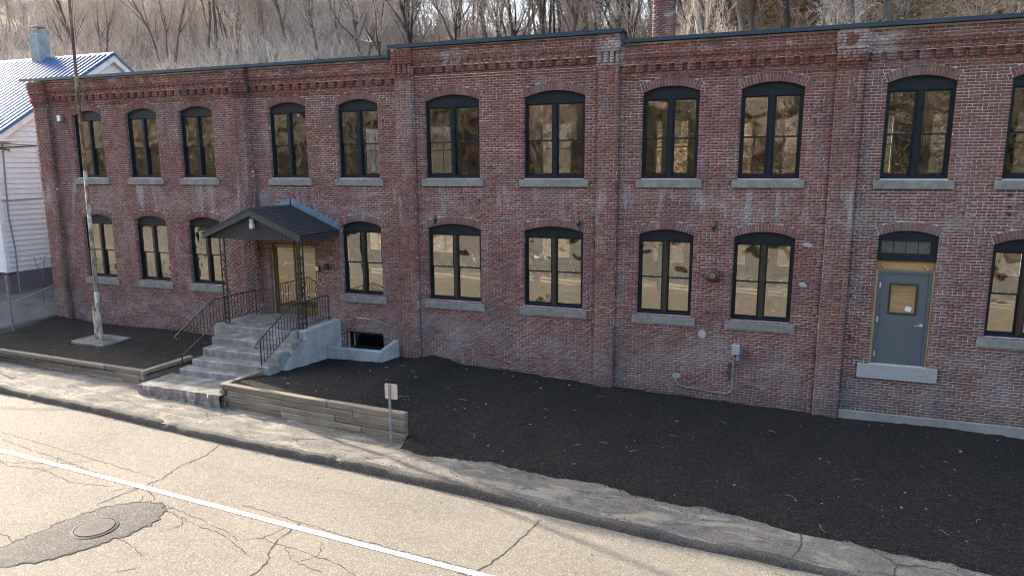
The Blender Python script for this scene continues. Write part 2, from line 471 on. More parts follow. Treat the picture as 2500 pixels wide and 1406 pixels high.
MAT['brush'] = island_brush('dry_brush', [(0.0, (0.18, 0.14, 0.12)), (0.3, (0.42, 0.35, 0.31)), (0.65, (0.68, 0.60, 0.53)), (1.0, (0.85, 0.78, 0.70))])
MAT['greytwigs'] = island_brush('far_twigs', [(0.0, (0.15, 0.12, 0.11)), (0.45, (0.42, 0.35, 0.31)), (0.85, (0.62, 0.52, 0.45)), (1.0, (0.70, 0.46, 0.27))])
MAT['darktwig'] = simple('dark_twig', (0.03, 0.025, 0.017), (0.085, 0.07, 0.045), 0.35, 0.9, 0, c2=(0.26, 0.21, 0.14))
MAT['dryleaf'] = simple('dry_leaf', (0.26, 0.14, 0.06), (0.40, 0.25, 0.12), 1.2, 0.85, 0, c2=(0.48, 0.35, 0.2))
MAT['paleleaf'] = simple('pale_fallen_leaf', (0.22, 0.15, 0.09), (0.34, 0.26, 0.18), 9, 0.85, 0, c2=(0.50, 0.44, 0.35))
MAT['needle'] = simple('pine_needle', (0.020, 0.038, 0.012), (0.045, 0.07, 0.02), 1.2, 0.8, 0, c2=(0.085, 0.10, 0.03))
# ------------------------------------------------------------------ mesh helpers
class MB:
    def __init__(s):
        s.v = []; s.f = []
    def add(s, vs, fs):
        o = len(s.v)
        s.v.extend(vs)
        s.f.extend(tuple(i + o for i in f) for f in fs)
        return s
    def box(s, x0, x1, y0, y1, z0, z1):
        return s.add([(x0, y0, z0), (x1, y0, z0), (x1, y1, z0), (x0, y1, z0), (x0, y0, z1), (x1, y0, z1), (x1, y1, z1), (x0, y1, z1)],
                     [(0, 3, 2, 1), (4, 5, 6, 7), (0, 1, 5, 4), (1, 2, 6, 5), (2, 3, 7, 6), (3, 0, 4, 7)])
    def cbox(s, x0, x1, y0, y1, z0, z1, c=0.012, rnd=None, j=0.0):
        """box with chamfered edges; rnd jitters the corners"""
        o = len(s.v)
        vs = []
        for ix, X in enumerate((x0, x1)):
            for iy, Y in enumerate((y0, y1)):
                for iz, Z in enumerate((z0, z1)):
                    sx, sy, sz = (c, -c)[ix], (c, -c)[iy], (c, -c)[iz]
                    jx = jy = jz = 0
                    if rnd:
                        jx, jy, jz = rnd.uniform(-j, j), rnd.uniform(-j, j), rnd.uniform(-j, j)
                    vs += [(X + jx, Y + sy + jy, Z + sz + jz), (X + sx + jx, Y + jy, Z + sz + jz), (X + sx + jx, Y + sy + jy, Z + jz)]
        k = lambda ix, iy, iz, a: ((ix * 2 + iy) * 2 + iz) * 3 + a
        fs = []
        for i in (0, 1):
            q = [k(i, 0, 0, 0), k(i, 1, 0, 0), k(i, 1, 1, 0), k(i, 0, 1, 0)]; fs.append(q if i else q[::-1])
            q = [k(0, i, 0, 1), k(0, i, 1, 1), k(1, i, 1, 1), k(1, i, 0, 1)]; fs.append(q if i else q[::-1])
            q = [k(0, 0, i, 2), k(1, 0, i, 2), k(1, 1, i, 2), k(0, 1, i, 2)]; fs.append(q if i else q[::-1])
        for a in (0, 1):
            for b in (0, 1):
                fs.append([k(0, a, b, 1), k(1, a, b, 1), k(1, a, b, 2), k(0, a, b, 2)])
                fs.append([k(a, 0, b, 0), k(a, 1, b, 0), k(a, 1, b, 2), k(a, 0, b, 2)])
                fs.append([k(a, b, 0, 0), k(a, b, 1, 0), k(a, b, 1, 1), k(a, b, 0, 1)])
                for d in (0, 1):
                    pass
        for a in (0, 1):
            for b in (0, 1):
                for d in (0, 1):
                    fs.append([k(a, b, d, 0), k(a, b, d, 1), k(a, b, d, 2)])
        return s.add(vs, fs)
    def tube(s, pts, r, n=6, cap=True, r1=None):
        P = [Vector(p) for p in pts]
        m = len(P)
        o = len(s.v)
        ref = Vector((0.13, 0.31, 0.94))
        for i, p in enumerate(P):
            t = (P[min(i + 1, m - 1)] - P[max(i - 1, 0)]).normalized()
            a = t.cross(ref)
            if a.length < 0.05:
                a = t.cross(Vector((1, 0, 0)))
            a.normalize(); b = t.cross(a)
            rr = r if r1 is None else r + (r1 - r) * i / (m - 1)
            for j in range(n):
                an = 2 * PI * j / n
                s.v.append(tuple(p + a * (math.cos(an) * rr) + b * (math.sin(an) * rr)))
        for i in range(m - 1):
            for j in range(n):
                s.f.append((o + i * n + j, o + i * n + (j + 1) % n, o + (i + 1) * n + (j + 1) % n, o + (i + 1) * n + j))
        if cap:
            s.f.append(tuple(o + j for j in range(n))[::-1])
            s.f.append(tuple(o + (m - 1) * n + j for j in range(n)))
        return s
    def bar(s, p, q, w, h):
        """square bar from p to q, w across (horizontal), h other way"""
        p, q = Vector(p), Vector(q)
        t = (q - p).normalized()
        a = t.cross(Vector((0, 0, 1)))
        if a.length < 0.05:
            a = Vector((1, 0, 0))
        a.normalize(); b = a.cross(t)
        vs = []
        for c in (p, q):
            for sa, sb in ((-1, -1), (1, -1), (1, 1), (-1, 1)):
                vs.append(tuple(c + a * (sa * w / 2) + b * (sb * h / 2)))
        return s.add(vs, [(0, 1, 2, 3), (7, 6, 5, 4), (0, 4, 5, 1), (1, 5, 6, 2), (2, 6, 7, 3), (3, 7, 4, 0)])
    def prism(s, poly, y0, y1):
        """polygon in XZ extruded along Y"""
        n = len(poly)
        vs = [(x, y0, z) for x, z in poly] + [(x, y1, z) for x, z in poly]
        fs = [tuple(range(n)), tuple(range(2 * n - 1, n - 1, -1))]
        fs += [(i, n + i, n + (i + 1) % n, (i + 1) % n) for i in range(n)]
        return s.add(vs, fs)
    def disc(s, c, ax, r, th, n=24):
        c = Vector(c); ax = Vector(ax).normalized()
        return s.tube([c, c + ax * th], r, n)
    def mesh(s, name, m, smooth=False):
        me = bpy.data.meshes.new(name)
        me.from_pydata(s.v, [], s.f)
        if m:
            me.materials.append(MAT[m] if isinstance(m, str) else m)
        if smooth:
            me.polygons.foreach_set('use_smooth', [True] * len(me.polygons))
        me.update()
        return me
    def obj(s, name, m, parent=None, smooth=False):
        return link(name, s.mesh(name, m, smooth), parent)

def link(name, me, parent=None):
    o = bpy.data.objects.new(name, me)
    COL.objects.link(o)
    if parent is not None:
        o.parent = parent
        o.matrix_parent_inverse = Matrix.Translation(parent.location).inverted() if parent.parent is None else Matrix.Identity(4)
    return o

def tag(o, label=None, cat=None, group=None, kind=None):
    if label: o['label'] = label
    if cat: o['category'] = cat
    if group: o['group'] = group
    if kind: o['kind'] = kind
    return o

def thing(name, label, cat, loc=(0, 0, 0), group=None):
    o = bpy.data.objects.new(name, None)
    COL.objects.link(o)
    o.location = loc
    return tag(o, label, cat, group)

def sub(o):
    return o

def np_mesh(name, verts, faces, m, rnd=None):
    """quads or tris from numpy arrays, optional per-face attribute"""
    me = bpy.data.meshes.new(name)
    nv, nf, k = len(verts), len(faces), faces.shape[1]
    me.vertices.add(nv)
    me.vertices.foreach_set('co', np.asarray(verts, np.float32).ravel())
    me.loops.add(nf * k)
    me.loops.foreach_set('vertex_index', np.asarray(faces, np.int32).ravel())
    me.polygons.add(nf)
    me.polygons.foreach_set('loop_start', np.arange(0, nf * k, k, dtype=np.int32))
    me.polygons.foreach_set('loop_total', np.full(nf, k, np.int32))
    if rnd is not None:
        a = me.attributes.new('rnd', 'FLOAT', 'FACE')
        a.data.foreach_set('value', np.asarray(rnd, np.float32))
    if m:
        me.materials.append(MAT[m] if isinstance(m, str) else m)
    me.update(calc_edges=True)
    me.validate()
    return me

def grid_mesh(name, xs, ys, fz, m, smooth=True):
    X, Y = np.meshgrid(xs, ys)
    Z = fz(X, Y)
    v = np.stack([X.ravel(), Y.ravel(), Z.ravel()], 1)
    nx, ny = len(xs), len(ys)
    i = np.arange((ny - 1) * (nx - 1))
    r, c = i // (nx - 1), i % (nx - 1)
    a = r * nx + c
    f = np.stack([a, a + 1, a + nx + 1, a + nx], 1)
    me = np_mesh(name, v, f, m)
    if smooth:
        me.polygons.foreach_set('use_smooth', [True] * len(me.polygons))
    return me

def vnoise(X, Y, seed=0, octaves=4, scale=1.0, gain=0.5):
    """value noise on arrays, about -1..1"""
    X = np.asarray(X, float); Y = np.asarray(Y, float)
    out = np.zeros(np.broadcast(X, Y).shape)
    amp, tot, fr = 1.0, 0.0, 1.0 / scale
    for o in range(octaves):
        x, y = X * fr + 13.7 * o + seed * 5.31, Y * fr + 7.3 * o - seed * 3.17
        xi, yi = np.floor(x), np.floor(y)
        u, w = x - xi, y - yi
        u = u * u * (3 - 2 * u); w = w * w * (3 - 2 * w)
        def h(a, b):
            s = np.sin(a * 127.1 + b * 311.7 + (seed + o) * 74.7) * 43758.5453
            return (s - np.floor(s)) * 2 - 1
        out = out + amp * ((h(xi, yi) * (1 - u) + h(xi + 1, yi) * u) * (1 - w) + (h(xi, yi + 1) * (1 - u) + h(xi + 1, yi + 1) * u) * w)
        tot += amp; amp *= gain; fr *= 2
    return out / tot

def project(p):
    d = Vector(p) - CAM
    z = d.dot(fw)
    return (1250 + 1680 * d.dot(r2) / z, 703 - 1680 * d.dot(u2) / z, z)

# ------------------------------------------------------------------ site heights
def road_z(x):
    return 0.02 - 0.02 * (np.clip(x, -70, 50) + 8.0)
def kerb_y(x):
    return np.interp(x, [-60, -18.7, -14.9, -10.9, -6.5, -4.0, -1.5, 1.7, 6, 40], [-4.9, -5.90, -6.06, -6.36, -6.50, -6.68, -6.85, -6.95, -7.15, -8.2])
def walk_z(x):
    return road_z(x) + np.interp(x, [-40, -5, -2.5, 0, 2, 4], [0.155, 0.15, 0.12, 0.085, 0.06, 0.05])
def mulch_edge_y(x):
    return np.interp(x, [-7.4, -6.4, -4.5, -2.8, -1.1, 0.55, 1.8, 3.0, 4.0, 9, 14], [-5.1, -5.43, -5.41, -5.36, -5.66, -5.70, -5.78, -5.86, -6.02, -6.7, -7.2])
def wall_base_z(x):
    return np.interp(x, [-26, -24, -22.3, -18.5, -16, -12.1, -10, -9.4, -8.9, -8.4, -8.0, -6.4, -4.1, -1.8, 1.4, 2.0, 4.2, 5.8, 12],
                     [0.85, 0.74, 0.58, 0.60, 0.50, 0.40, 0.46, 0.50, 0.60, 0.55, 0.42, 0.37, 0.23, 0.17, 0.07, 0.05, 0.08, 0.02, -0.1])

def smooth(a, b, x):
    t = np.clip((x - a) / (b - a), 0, 1)
    return t * t * (3 - 2 * t)

def hill_z(X, Y):
    """wooded slope behind the building"""
    u = X / (np.maximum(Y, 5) + 17.7)
    e = np.radians(np.interp(u, [-2.2, -1.5, -1.15, -0.95, -0.72, -0.58, -0.40, -0.25, -0.13, -0.05, 0.05, 0.25, 0.6, 1.2], [9, 12.2, 13.0, 13.4, 12.6, 10.2, 9.8, 9.9, 10.6, 14.0, 20, 25, 26, 22]))
    s = np.interp(X, [-90, -50, -20, 0, 20], [0.50, 0.55, 0.58, 0.66, 0.70])
    k0 = np.maximum(Y - 14.5, 0)
    t = np.tan(e) * np.sqrt(1 + u * u)
    kc = (6 + t * 32.2) / np.maximum(s - t, 0.08)
    k = np.minimum(k0, kc)
    soft = np.where(k0 > kc, (k0 - kc) * 0.03, 0)
    z = s * k + soft + np.clip(road_z(X), -1, 1.2) * 1.0
    fade = smooth(14.0, 22.0, Y)
    z = z + 0.55 * np.clip(X + 9, 0, 45) * smooth(14.5, 24, Y)
    return z + fade * (vnoise(X, Y, 3, 4, 9.0) * 0.9 + vnoise(X, Y, 5, 3, 2.0) * 0.25) * np.minimum(1, k0 / 12)

def ground_z(X, Y):
    base = road_z(X) - 0.30
    # bare ground beside the white house
    side = smooth(-23.9, -24.6, X) * smooth(-5.2, -3.4, Y)
    base = base + side * (0.62 + 0.30 * smooth(-24.5, -28, X)) + side * smooth(-2, 6, Y) * 0.25 + side * vnoise(X, Y, 9, 4, 1.2) * 0.12
    back = np.where(Y > 12.0, hill_z(X, Y), base)
    base = base + (back - base) * smooth(12.0, 16.0, Y)
    # far side of the road: a lot, then a brushy bank
    far = smooth(-36, -44, Y)
    bank = np.clip(-38 - Y, 0, 90) * 0.42
    base = base + smooth(-20.4, -21.4, Y) * 0.27 + far * (bank + vnoise(X, Y, 21, 4, 8.0) * 1.2)
    return base

# ------------------------------------------------------------------ ground, road, walk
def axis(*segs):
    out = []
    for a, b, st in segs:
        out += list(np.arange(a, b, st))
    return np.array(out + [segs[-1][1]])
gx = axis((-260, -110, 10), (-110, -34, 2.0), (-34, -22, 0.3), (-22, 30, 1.5), (30, 110, 4), (110, 220, 10))
gy = axis((-180, -60, 8), (-60, -20, 2), (-20, -6, 2), (-6, 8, 0.4), (8, 60, 1.0), (60, 120, 3), (120, 260, 12))
def ground_all(X, Y):
    z = ground_z(X, Y)
    return z
g = link('ground', grid_mesh('ground', gx, gy, ground_all, 'forest'))
tag(g, kind='structure')
# bare dirt yard between the brick building and the white house
d = link('dirt_yard', grid_mesh('dirt_yard', np.arange(-29.5, -23.95, 0.12), np.arange(-4.4, 10, 0.12), lambda X, Y: ground_z(X, Y) + 0.03 + vnoise(X, Y, 31, 4, 0.5) * 0.05, 'dirt'))
tag(d, kind='structure')

def road_h(X, Y):
    crown = 0.02 * np.clip((kerb_y(X) - Y) / 5.0, 0, 1)
    return road_z(X) + crown + vnoise(X, Y, 2, 3, 1.6) * 0.007
rx = axis((-120, -24, 4), (-24, 8, 0.25), (8, 110, 4))
ry = axis((-20.8, -12, 0.6), (-12, -5.6, 0.2), (-5.6, -4.6, 0.3))
r = link('road', grid_mesh('road', rx, ry, road_h, 'road'))
tag(r, kind='structure')
fl = link('far_lot', grid_mesh('far_lot', axis((-120, 110, 5)), axis((-40, -20.6, 2)), lambda X, Y: road_z(X) + 0.05 + 0.02 * smooth(-20.6, -21.2, Y) + 0 * Y, 'walk'))
tag(fl, kind='structure')

def strip(name, pts, w, m, lift, seg=0.25, wob=0.0, seed=0, edge=0.0):
    """painted or cracked ribbon laid on the road"""
    P = [Vector((x, y)) for x, y in pts]
    out = []
    for a, b in zip(P[:-1], P[1:]):
        k = max(1, int((b - a).length / seg))
        out += [a.lerp(b, i / k) for i in range(k)]
    out.append(P[-1])
    rr = random.Random(seed)
    if wob:
        out = [p + Vector((rr.uniform(-wob, wob), rr.uniform(-wob, wob))) for p in out]
    m_ = MB()
    vs = []
    for i, p in enumerate(out):
        t = (out[min(i + 1, len(out) - 1)] - out[max(i - 1, 0)]).normalized()
        nrm = Vector((-t.y, t.x))
        ww = w / 2 if not wob else w / 2 * rr.uniform(0.35, 1.3) * (0.25 if i in (0, len(out) - 1) else 1)
        for sgn in (-1, 1):
            q = p + nrm * (ww * sgn * (1 + rr.uniform(-edge, edge)))
            vs.append((q.x, q.y, float(road_h(np.array(q.x), np.array(q.y))) + lift))
    fs = [(2 * i, 2 * i + 1, 2 * i + 3, 2 * i + 2) for i in range(len(out) - 1)]
    m_.add(vs, fs)
    o = m_.obj(name, m)
    return o
ln = strip('edge_line', [(-60, -6.6), (-40, -7.4), (-22, -8.14), (-14.92, -8.44), (-10.8, -8.60), (-7.26, -8.76), (-3.69, -8.90), (4, -9.25), (30, -10.4)], 0.115, 'line', 0.009, 0.09, 0.0, 5, 0.07)
tag(ln, kind='structure')
for dy in (-12.5, -12.75):
    tag(strip('centre_line', [(-60, dy + 2.0), (-22, dy + 0.55), (-8, dy), (4, dy - 0.5), (40, dy - 2)], 0.11, 'yellow', 0.009, 1.0), kind='structure')
tag(strip('edge_line', [(-60, -15), (-22, -16.4), (-8, -17), (4, -17.5), (40, -19)], 0.12, 'line', 0.009, 1.0), kind='structure')

def lot_line(name, a, b, w, m):
    a, b = Vector(a), Vector(b)
    t = (b - a).normalized(); nr = Vector((-t.y, t.x)) * (w / 2)
    k = 6
    vs = []
    for i in range(k + 1):
        p = a.lerp(b, i / k)
        for q in (p - nr, p + nr):
            vs.append((q.x, q.y, float(road_z(q.x)) + 0.078))
    tag(MB().add(vs, [(2 * i, 2 * i + 1, 2 * i + 3, 2 * i + 2) for i in range(k)]).obj(name, m), kind='structure')
for i in range(11):
    lot_line('parking_line', (-30 + i * 4.2, -24.0), (-31.2 + i * 4.2, -29.0), 0.12, 'line')
lot_line('lot_kerb', (-60, -22.0), (30, -23.0), 0.35, 'patch')
lot_line('lot_seam', (-60, -31.5), (30, -33.2), 0.8, 'patch')
# cracks and the patch around the manhole
cracks = [[(-10.91, -6.43), (-10.76, -7.06), (-10.85, -7.63), (-10.72, -8.2), (-10.81, -8.66), (-10.97, -9.39)], [(-10.69, -8.44), (-10.45, -8.71), (-10.11, -8.92)],
          [(-3.38, -6.96), (-3.45, -7.4), (-3.54, -7.98), (-3.72, -8.61), (-3.95, -9.2)], [(-9.95, -8.95), (-9.08, -9.11), (-8.3, -9.27), (-7.81, -9.44), (-7.47, -9.25), (-7.34, -8.79)],
          [(-9.7, -9.1), (-8.9, -9.3), (-8.1, -9.4), (-7.3, -9.75)], [(-7.21, -8.6), (-7.2, -9.1), (-7.15, -9.4), (-6.92, -9.82), (-6.91, -10.2)], [(-9.68, -10.11), (-9.14, -10.24), (-8.8, -10.39)],
          [(-16.5, -7.7), (-15.2, -7.79), (-13.82, -7.93), (-12.36, -8.06), (-10.83, -8.21)], [(-15.5, -8.0), (-14.3, -8.2), (-13.2, -8.3), (-12.0, -8.5)],
          [(-14.53, -8.9), (-13.89, -8.7), (-13.25, -8.47), (-12.69, -8.07)], [(-14.9, -8.6), (-14.1, -8.9), (-13.2, -8.75), (-12.2, -8.95), (-11.3, -8.8)], [(-13.5, -8.2), (-13.1, -8.6), (-13.2, -9.0)],
          [(-8.58, -8.46), (-7.34, -8.57), (-6.2, -8.70), (-4.97, -8.76), (-3.9, -8.80)], [(-7.47, -9.25), (-6.76, -9.33), (-5.85, -9.43), (-5.2, -9.7)], [(-7.0, -9.3), (-6.6, -9.6), (-6.0, -9.7)],
          [(-11.63, -10.67), (-11.18, -10.77), (-10.97, -10.89)], [(-11.2, -9.0), (-11.0, -8.75), (-10.7, -8.6), (-10.3, -8.8)], [(-10.5, -8.85), (-10.3, -9.1), (-9.9, -9.15), (-9.6, -9.0)], [(-9.2, -9.2), (-9.0, -9.4), (-9.15, -9.7)],
          [(-8.9, -10.9), (-8.6, -10.6)], [(-6.5, -9.0), (-6.3, -9.35), (-6.5, -9.6)], [(-4.3, -8.9), (-2.6, -9.2), (-1.8, -9.5)], [(0.2, -7.1), (1.0, -7.35), (1.6, -7.3), (2.5, -7.6)]]
for i, c in enumerate(cracks):
    tag(strip('road_crack', c, 0.026 if i in (0, 2, 5) else 0.014, 'crack', 0.004, 0.07, 0.026, i), kind='structure')
pp = [(-10.72, -11.5), (-10.14, -11.05), (-9.78, -10.43), (-9.62, -10.04), (-9.50, -9.5), (-9.60, -9.2), (-9.96, -8.95), (-10.45, -9.10), (-10.80, -9.55), (-10.98, -10.2), (-11.1, -11.0), (-11.2, -11.6)]
def dense(poly, st, wob, rr):
    out = []
    for a, b in zip(poly, poly[1:] + poly[:1]):
        a, b = Vector(a), Vector(b)
        k = max(1, int((b - a).length / st))
        for i in range(k):
            q = a.lerp(b, i / k)
            out.append((q.x + rr.uniform(-wob, wob), q.y + rr.uniform(-wob, wob)))
    return out
rr = random.Random(4)
dp = dense(pp, 0.07, 0.045, rr)
cx, cy = -10.25, -10.05
pm = MB()
ring = [(x, y, float(road_h(np.array(x), np.array(y))) + 0.006) for x, y in dp]
n_ = len(ring)
sm = []
for i in range(n_):
    k = [dp[(i + j) % n_] for j in range(-6, 7)]
    sm.append((sum(q[0] for q in k) / 13, sum(q[1] for q in k) / 13))
rings = [ring]
for f_, l_ in ((0.88, .012), (0.66, .015), (0.44, .016), (0.22, .016)):
    rings.append([(cx + (x - cx) * f_, cy + (y - cy) * f_, float(road_h(np.array(cx + (x - cx) * f_), np.array(cy + (y - cy) * f_))) + l_ + rr.uniform(-.002, .002)) for x, y in sm])
fl_ = [p for r_i in rings for p in r_i] + [(cx, cy, float(road_h(np.array(cx), np.array(cy))) + 0.016)]
pm.add(fl_, [(q * n_ + i, q * n_ + (i + 1) % n_, (q + 1) * n_ + (i + 1) % n_, (q + 1) * n_ + i) for q in range(4) for i in range(n_)] + [(4 * n_ + i, 4 * n_ + (i + 1) % n_, 5 * n_) for i in range(n_)])
tag(pm.obj('asphalt_patch', 'patch', smooth=True), kind='structure')
tag(strip('patch_seam', dp[6: int(n_ * 0.90)], 0.035, 'crack', 0.010, 0.06, 0.02, 77), kind='structure')
mz = float(road_h(np.array(-10.25), np.array(-10.03)))
mh = thing('manhole_cover', 'round worn iron manhole cover set in a dark asphalt patch of the road', 'manhole cover', (-10.25, -10.03, mz))
mb = MB().disc((-10.25, -10.03, mz + 0.012), (0, 0, 1), 0.295, 0.022, 40)
mb.obj('lid', 'castiron', mh)
fr = MB()
fo, fi = [], []
for k in range(40):
    a = 2 * PI * k / 40
    fo.append((-10.25 + 0.36 * math.cos(a), -10.03 + 0.36 * math.sin(a), mz + 0.020)); fi.append((-10.25 + 0.315 * math.cos(a), -10.03 + 0.315 * math.sin(a), mz + 0.030))
fr.add(fo + fi + [(x, y, mz - 0.05) for x, y, z in fi], [(i, (i + 1) % 40, 40 + (i + 1) % 40, 40 + i) for i in range(40)] + [(40 + i, 40 + (i + 1) % 40, 80 + (i + 1) % 40, 80 + i) for i in range(40)])
fr.obj('rim', 'castiron', mh)
rv = MB()
for k in range(60):
    rr_, a = 0.03 + 0.04 * (k % 6), 2 * PI * (k // 6) / 10 + 0.3 * (k % 6)
    rv.disc((-10.25 + rr_ * math.cos(a), -10.03 + rr_ * math.sin(a), mz + 0.033), (0, 0, 1), 0.009, 0.003, 6)
tag(rv.obj('studs', 'castiron', mh), kind='stuff')

# sidewalk and its crumbling kerb
def walk_h(X, Y):
    ky = kerb_y(X)
    inn = np.clip((Y - ky) / 0.16, 0, 1)
    h = walk_z(X) + vnoise(X, Y, 41, 4, 0.95) * 0.056 + vnoise(X, Y, 42, 4, 0.35) * 0.012 - 0.065 * smooth(0.3, 1.2, Y - ky) * (1 - smooth(-7.5, -5, X))
    return h - (1 - inn * (2 - inn)) * 0.03
wx = np.arange(-30, 9, 0.1)
wt = np.concatenate([np.array([0.0, 0.03, 0.08, 0.16]), np.arange(0.26, 2.4, 0.1)])
Xw, Tw = np.meshgrid(wx, wt)
Yw = kerb_y(Xw) + Tw + (vnoise(Xw, Xw * 0, 44, 3, 0.22) * 0.035) * (Tw < 0.2)
Zw = walk_h(Xw, Yw)
vw = np.stack([Xw.ravel(), Yw.ravel(), Zw.ravel()], 1)
i_ = np.arange((len(wt) - 1) * (len(wx) - 1)); r_, c_ = i_ // (len(wx) - 1), i_ % (len(wx) - 1)
a_ = r_ * len(wx) + c_
wm = np_mesh('sidewalk', vw, np.stack([a_, a_ + 1, a_ + len(wx) + 1, a_ + len(wx)], 1), 'walk')
wm.polygons.foreach_set('use_smooth', [True] * len(wm.polygons))
tag(link('sidewalk', wm), kind='structure')
# kerb: broken lumps of asphalt along the edge
Tk = np.array([[-0.055], [-0.04], [-0.02], [0.015], [0.10]])
Xk = np.repeat(wx[None, :], 5, 0)
lump = vnoise(Xk, Xk * 0, 51, 5, 0.5, 0.75) * 1.4
Yk = kerb_y(Xk) + Tk + lump * 0.035 * np.array([[1.0], [1.0], [0.9], [0.6], [0]])
notch = np.clip((vnoise(Xk, Xk * 0, 55, 2, 0.16) - 0.55) * 6, 0, 1) * (vnoise(Xk, Xk * 0, 56, 2, 1.5) > -0.2)
top = walk_h(Xk, kerb_y(Xk) + 0.1) - notch * 0.07 * np.array([[0.0], [1.0], [1.0], [1.0], [0.4]])
low = road_h(Xk, Yk)
hk = np.array([[-0.03], [0.45], [0.93], [1.0], [1.0]])
fadek = np.interp(Xk, [-40, -4, 0.0, 2.5], [1, 1, 0.55, 0.3])
Zk = low + np.maximum(top - low, 0.02) * hk * (1 if True else fadek) + np.abs(vnoise(Xk, Tk * 3 + Xk * 0, 52, 3, 0.12)) * 0.02 * hk + 0.006
vk = np.stack([Xk.ravel(), Yk.ravel(), Zk.ravel()], 1)
i_ = np.arange(4 * (len(wx) - 1)); r_, c_ = i_ // (len(wx) - 1), i_ % (len(wx) - 1)
a_ = r_ * len(wx) + c_
tag(link('kerb', np_mesh('kerb', vk, np.stack([a_, a_ + 1, a_ + len(wx) + 1, a_ + len(wx)], 1), 'kerbmat')), kind='structure')

def walk_strip(name, pts, w, seed):
    P = [Vector(p) for p in dense_line(pts, 0.07, 0.02, random.Random(seed))]
    vs = []
    rr2 = random.Random(seed)
    for i, p in enumerate(P):
        t = (P[min(i + 1, len(P) - 1)] - P[max(i - 1, 0)]).normalized()
        nr = Vector((-t.y, t.x))
        for sg in (-1, 1):
            q = p + nr * (sg * w / 2 * rr2.uniform(0.4, 1.3))
            vs.append((q.x, q.y, float(walk_h(np.array(q.x), np.array(q.y))) + 0.006))
    tag(MB().add(vs, [(2 * i, 2 * i + 1, 2 * i + 3, 2 * i + 2) for i in range(len(P) - 1)]).obj(name, 'crack'), kind='structure')
def dense_line(pts, st, wob, rr):
    out = []
    for a, b in zip(pts[:-1], pts[1:]):
        a, b = Vector(a), Vector(b)
        k = max(1, int((b - a).length / st))
        out += [((a.lerp(b, i / k)).x + rr.uniform(-wob, wob), (a.lerp(b, i / k)).y + rr.uniform(-wob, wob)) for i in range(k)]
    return out + [tuple(pts[-1])]
for i, c in enumerate([[(-6.75, -6.2), (-6.62, -5.8), (-6.5, -5.5)], [(-9.4, -5.9), (-8.9, -5.6), (-8.7, -5.3)], [(-17.2, -5.0), (-15.8, -5.25), (-14.2, -5.6)], [(0.9, -5.75), (0.9, -6.3), (0.75, -6.8)],
                       [(1.9, -5.9), (2.3, -6.3), (2.1, -6.9)], [(2.3, -6.3), (2.9, -6.2), (3.4, -6.5)], [(-12.5, -5.2), (-12.0, -5.6), (-11.9, -6.0)], [(2.0, -6.6), (2.6, -6.7), (3.0, -7.0)]]):
    walk_strip('walk_crack', c, 0.02, 200 + i)

# ------------------------------------------------------------------ mulch beds
def timber_front_y(x):     # outer face of the two retaining walls
    return np.where(x < -14, -4.25 + (x + 15.6) * -0.051, -4.66 + (x + 12.39) * -0.0705)
def mulch_left(X, Y):
    b = wall_base_z(X)
    t = np.clip(-Y / 3.9, 0, 1)
    return b + (0.555 - b) * smooth(0, 1, t) + vnoise(X, Y, 61, 4, 0.5) * 0.022 + vnoise(X, Y, 62, 3, 0.09) * 0.016
def mulch_right(X, Y):
    b = wall_base_z(X)
    ey = mulch_edge_y(X) + vnoise(X, X * 0, 63, 5, 0.35, 0.7) * 0.07
    behind = 1 - smooth(-8.6, -6.6, X)                 # part held back by the timbers
    zf = np.interp(X, [-12.4, -10.2, -9.0, -7.6, -6.6, -5.6], [0.68, 0.68, 0.62, 0.36, 0.18, 0.16]) * behind + (walk_z(X) + 0.05) * (1 - behind)
    t = np.clip(-Y / -ey, 0, 1.2)
    z = b + (zf - b) * (behind * smooth(0.1, 0.9, t) + (1 - behind) * t)
    z = z + 0.05 * np.sin(np.clip(t, 0, 1) * PI) + vnoise(X, Y, 61, 4, 0.6) * 0.03 * np.minimum(1, (1.05 - t) * 4 + behind) + vnoise(X, Y, 62, 3, 0.09) * 0.016
    drop = np.clip((t - 1.0) / 0.06, 0, 1) * (1 - behind)
    return z - drop * 0.16
tag(link('mulch_bed', grid_mesh('mulch_bed', np.arange(-24.3, -15.3, 0.06), np.arange(-4.2, 0.06, 0.06), mulch_left, 'mulch')), kind='structure')
def mulch_r(X, Y):
    z = mulch_right(X, Y)
    z = np.where((X < -7.05) & (Y < timber_front_y(X) + 0.06), -0.5, z)
    return np.where((X >= -7.05) & (Y < mulch_edge_y(X) - 0.32), -0.8, z)
tag(link('mulch_bed', grid_mesh('mulch_bed', np.arange(-12.36, 9.5, 0.055), np.arange(-7.2, 0.06, 0.055), mulch_r, 'mulch')), kind='structure')

